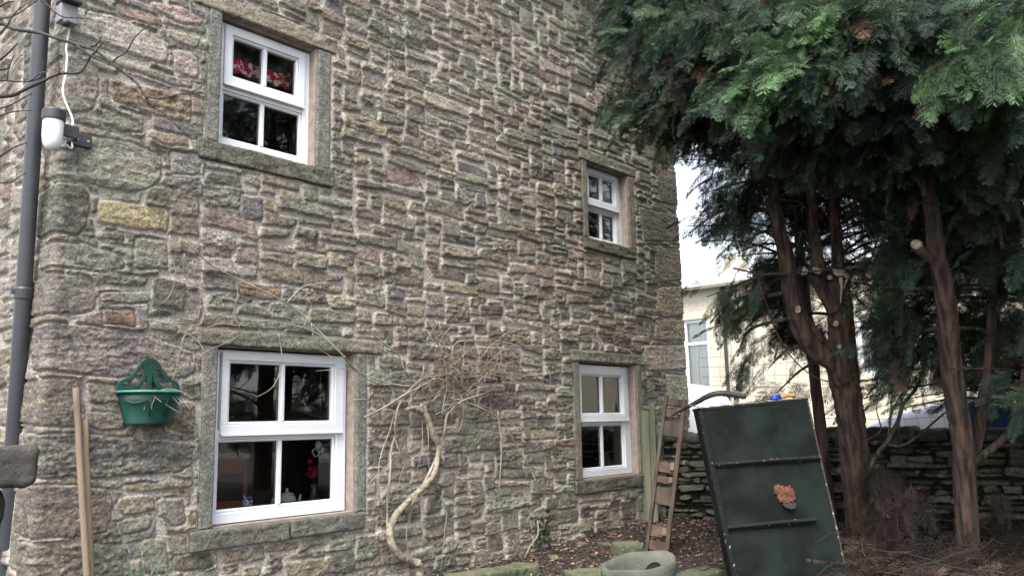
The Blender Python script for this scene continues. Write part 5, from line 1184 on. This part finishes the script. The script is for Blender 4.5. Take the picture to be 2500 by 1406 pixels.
# second tree
T2b = atd(2375, 1420, 6.45)
tr2 = [(TP([(2370, 1440), (2366, 1400), (2360, 1250), (2352, 1100), (2336, 1000), (2318, 850), (2302, 700), (2283, 600), (2270, 450), (2265, 200)], 6.45), [.11, .088, .082, .080, .080, .078, .072, .064, .055, .04], 28, 'trunk'),
 (TP([(2366, 1150), (2388, 1060), (2405, 930), (2418, 820), (2422, 650), (2430, 450)], 6.6), [.05, .042, .04, .035, .025], 10, 'side_trunk'),
 (TP([(2372, 1130), (2420, 1095), (2465, 1050), (2488, 980), (2500, 900)], 6.55), [.035, .03, .026, .018], 9, 'side_trunk')]
L2 = []
for (u, v, d, u2, v2, br) in [(1835, 215, 5.7, 2150, 170, 1), (1900, 180, 5.6, 2150, 150, 1), (1860, 270, 5.8, 2150, 200, 0), (1960, 240, 5.7, 2200, 180, 0), (2060, 170, 5.6, 2250, 120, 0), (2340, 170, 5.2, 2600, 80, 1), (2420, 150, 5.1, 2600, 80, 1), (2460, 220, 5.2, 2600, 120, 0), (2000, 60, 5.6, 2250, 40, 1), (2120, 30, 5.5, 2260, 20, 0), (2260, 60, 5.5, 2300, 20, 0), (1880, 40, 5.9, 2250, 20, 0), (2150, 250, 5.9, 2270, 200, 0), (2240, 330, 6.0, 2275, 250, 0), (2100, 360, 6.2, 2270, 300, 0), (2380, 330, 6.0, 2275, 250, 0), (2450, 420, 6.2, 2275, 350, 0), (2180, 450, 6.9, 2275, 420, 0), (2400, 550, 6.9, 2285, 500, 0), (2450, 650, 7.0, 2290, 600, 0), (2200, 650, 7.0, 2290, 600, 0), (2160, 760, 7.0, 2300, 700, 0), (2430, 780, 7.0, 2300, 700, 0), (2200, 860, 7.1, 2310, 800, 0), (2440, 880, 7.0, 2320, 800, 0), (2080, 420, 6.7, 2270, 350, 0), (1990, 330, 6.3, 2200, 300, 0), (1900, 330, 6.4, 2200, 300, 0)]:
    L2.append((atd(u2, v2, 6.5), atd(u, v, d), .02, 80 if br else 70, dict(spread=.22 if br else .34, lit_tint=br)))
c2 = conifer('conifer_tree', T2b, 'conifer with a single straight brown trunk near the right edge', tr2, L2, np.random.RandomState(5), 80, 2.2, 8.2, 3.1)
m = MB(); p = atd(2236, 598, 6.35); m.tube([atd(2285, 640, 6.42), atd(2250, 615, 6.38), p], [.035, .036, .04], 10, rough=.1); st = m.build('stub', m_bark, c2)
m = MB(); m.tube([p-CF*.01, p-CF*.024+CR*-.008], [.039, .03], 11, rough=.2); m.build('cut_face', m_cut, st)
# trees behind, along the wall, seen as the dark mass and outside the frame on the right
tb = np.array([8.55, -4.35, -.05])
c3 = conifer('conifer_tree', tb, 'dark conifer between and behind the two nearer trunks', [([tb, tb+[.02, .05, 1.5], tb+[0, .1, 3.5], tb+[.05, 0, 7.5]], [.10, .085, .07, .03], 12, 'trunk')], [], np.random.RandomState(8), 190, 1.9, 8.0, 1.0)
tb = np.array([8.95, -1.95, -.05])
c4 = conifer('conifer_tree', tb, 'slim dark conifer by the wall behind the forked trunk', [([tb, tb+[.02, .05, 1.5], tb+[0, .1, 3.5], tb+[.05, 0, 7.2]], [.075, .06, .05, .02], 12, 'trunk')], [], np.random.RandomState(18), 150, 1.75, 7.6, 2.6)
tb = np.array([7.3, -5.6, -.1])  # unseen tree added beyond the frame for the shade it casts
c5 = conifer('conifer_tree', tb, 'unseen conifer added just outside the right edge to shade the corner', [([tb, tb+[.02, .05, 1.5], tb+[0, .1, 3.5], tb+[.05, 0, 7.2]], [.12, .10, .08, .03], 14, 'trunk')], [], np.random.RandomState(28), 110, 2.0, 8.0, 1.9)
for tb, lab_, n_l, R_t in (((6.4, -8.6, -.2), 'tall conifer of the row across the garden, mirrored in the lower windows', 90, 2.3), ((9.2, -9.2, -.2), 'tall conifer at the far right end of the row across the garden', 90, 2.4), ((3.6, -10.6, -.2), 'tall conifer of the row across the garden, behind the viewer', 80, 2.3)):
    tb = np.array(tb); conifer('conifer_tree', tb, lab_, [([tb, tb+[.02, .05, 3], tb+[0, .1, 6], tb+[.05, 0, 10.5]], [.18, .15, .10, .03], 12, 'trunk')], [], np.random.RandomState(int(tb[0]*10)), n_l, R_t, 11.0, .8, big=2.0)
# bare inner twigs
m = MB(); rr_ = np.random.RandomState(4)
for i in range(130):
    u, v, d = (rr_.uniform(1880, 2250), rr_.uniform(420, 700), rr_.uniform(7.3, 8.2))
    q = [atd(u, v, d)]; dd = rr_.normal(0, 1, 3)*np.array([1, 1, .5]); 
    for s_ in range(5): dd = dd/np.linalg.norm(dd); q.append(q[-1]+dd*rr_.uniform(.06, .14)); dd = dd+rr_.normal(0, .3, 3)+np.array([0, 0, -.1])
    m.tube(crom(q, 3), [.006, .002], 5)
m.build('bare_twigs', m_bark, c1); m = MB()
for L, d in (([(1790, 655), (1870, 670), (1950, 665), (2030, 655), (2110, 620), (2180, 600)], 7.3), ([(1850, 680), (1870, 740), (1900, 820), (1940, 880), (1990, 920), (2040, 935)], 7.35), ([(2030, 440), (2032, 540), (2030, 650)], 7.3), ([(2070, 530), (2066, 600), (2055, 650)], 7.3), ([(2140, 590), (2120, 650), (2090, 700), (2060, 730)], 7.35), ([(2180, 640), (2130, 700), (2080, 720)], 7.4)):
    m.tube(crom(TP(L, d), 5), [.008, .005], 6)
m.build('inner_branch', m_bark, c1)
# leafless sapling in front of the wall
sp_ = empty('bare_sapling', atd(2140, 1150, 7.6), 'thin leafless forked sapling between the two nearest conifer trunks', 'sapling')
m = MB()
for L, w_ in (([(2105, 1180), (2140, 1110), (2168, 1075), (2195, 1020), (2206, 985), (2235, 950), (2255, 900), (2262, 860)], .022), ([(2168, 1085), (2200, 1088), (2240, 1065), (2280, 1030), (2310, 1005)], .014), ([(2168, 1075), (2174, 1020), (2178, 960), (2180, 900)], .010), ([(2206, 985), (2200, 965), (2240, 962)], .010), ([(2110, 1078), (2150, 1050), (2140, 1000), (2150, 950)], .007), ([(2120, 1250), (2105, 1180)], .024)):
    m.tube(crom(TP(L, 7.3), 5), [w_, w_*.5], 8, rough=.1)
m.build('stem', m_bark, sp_, True)

# dead brown fronds piled under the trees
specs = []; rr_ = np.random.RandomState(31)
for i in range(1000):
    u, v = rr_.uniform(2080, 2560), rr_.uniform(1195, 1440)
    top = np.interp(u, [2080, 2150, 2250, 2330, 2450, 2560], [1150, 1120, 1230, 1250, 1180, 1150])
    if v < top+60: continue
    p = atz(u, v, rr_.uniform(-.02, .16)); 
    if (p-CC)@CF > 8.3 or (p-CC)@CF < 4.5: continue
    d = np.array([rr_.normal(), rr_.normal(), rr_.uniform(-.5, .25)]); specs.append((p, d, rr_.uniform(.22, .5), 0 if rr_.rand() < .6 else 1+rr_.randint(3)))
BR4 = [(56, 43, 37), (44, 33, 28), (80, 64, 54), (34, 26, 23)]
o = place_fronds('dead_branches', specs, m_litter, None, PD, BR4); tag(o, kind='stuff')
specs = []
for (u, v, d, n_) in ((2130, 1135, 7.1, 16), (2150, 1150, 7.0, 14), (2180, 1160, 7.0, 18), (2210, 1185, 6.9, 14), (2140, 1230, 7.0, 16), (2170, 1240, 6.9, 10), (2430, 1200, 6.8, 10), (2160, 1300, 6.8, 14)):
    for k_ in range(n_): specs.append((atd(u+rr_.normal()*14, v+rr_.normal()*10, d+rr_.normal()*.05), CR*rr_.uniform(-.25, .55)+np.array([0, 0, -1.])+rr_.normal(0, .2, 3), rr_.uniform(.22, .42), rr_.choice([0, 2, 1])))
o = place_fronds('withered_frond', specs, m_litter, None, PD, BR4); tag(o, 'withered brown conifer fronds hanging on the heap at the forked trunk', 'dead branch')
m = MB()
for i in range(100):
    u, v = rr_.uniform(1650, 2560), rr_.uniform(1180, 1440)
    if u < 2090 and v < 1330: continue
    if 1650 < u < 2090: z_2 = .03
    else: z_2 = rr_.uniform(0, .3)
    q = [atz(u, v, z_2)]; 
    if (q[0]-CC)@CF > 8.2: continue
    dd = np.array([rr_.normal(), rr_.normal(), rr_.uniform(-.2, .5)])
    for s_ in range(6): dd = dd/np.linalg.norm(dd); q.append(q[-1]+dd*rr_.uniform(.05, .13)); dd = dd+rr_.normal(0, .35, 3)+np.array([0, 0, -.12])
    m.tube(crom(q, 3), [rr_.uniform(.003, .007), .0015], 5)
o = m.build('brushwood', mat('dead_brush', srgb(50, 38, 33), srgb(30, 23, 20), scale=6, rough=.9)); tag(o, kind='stuff')
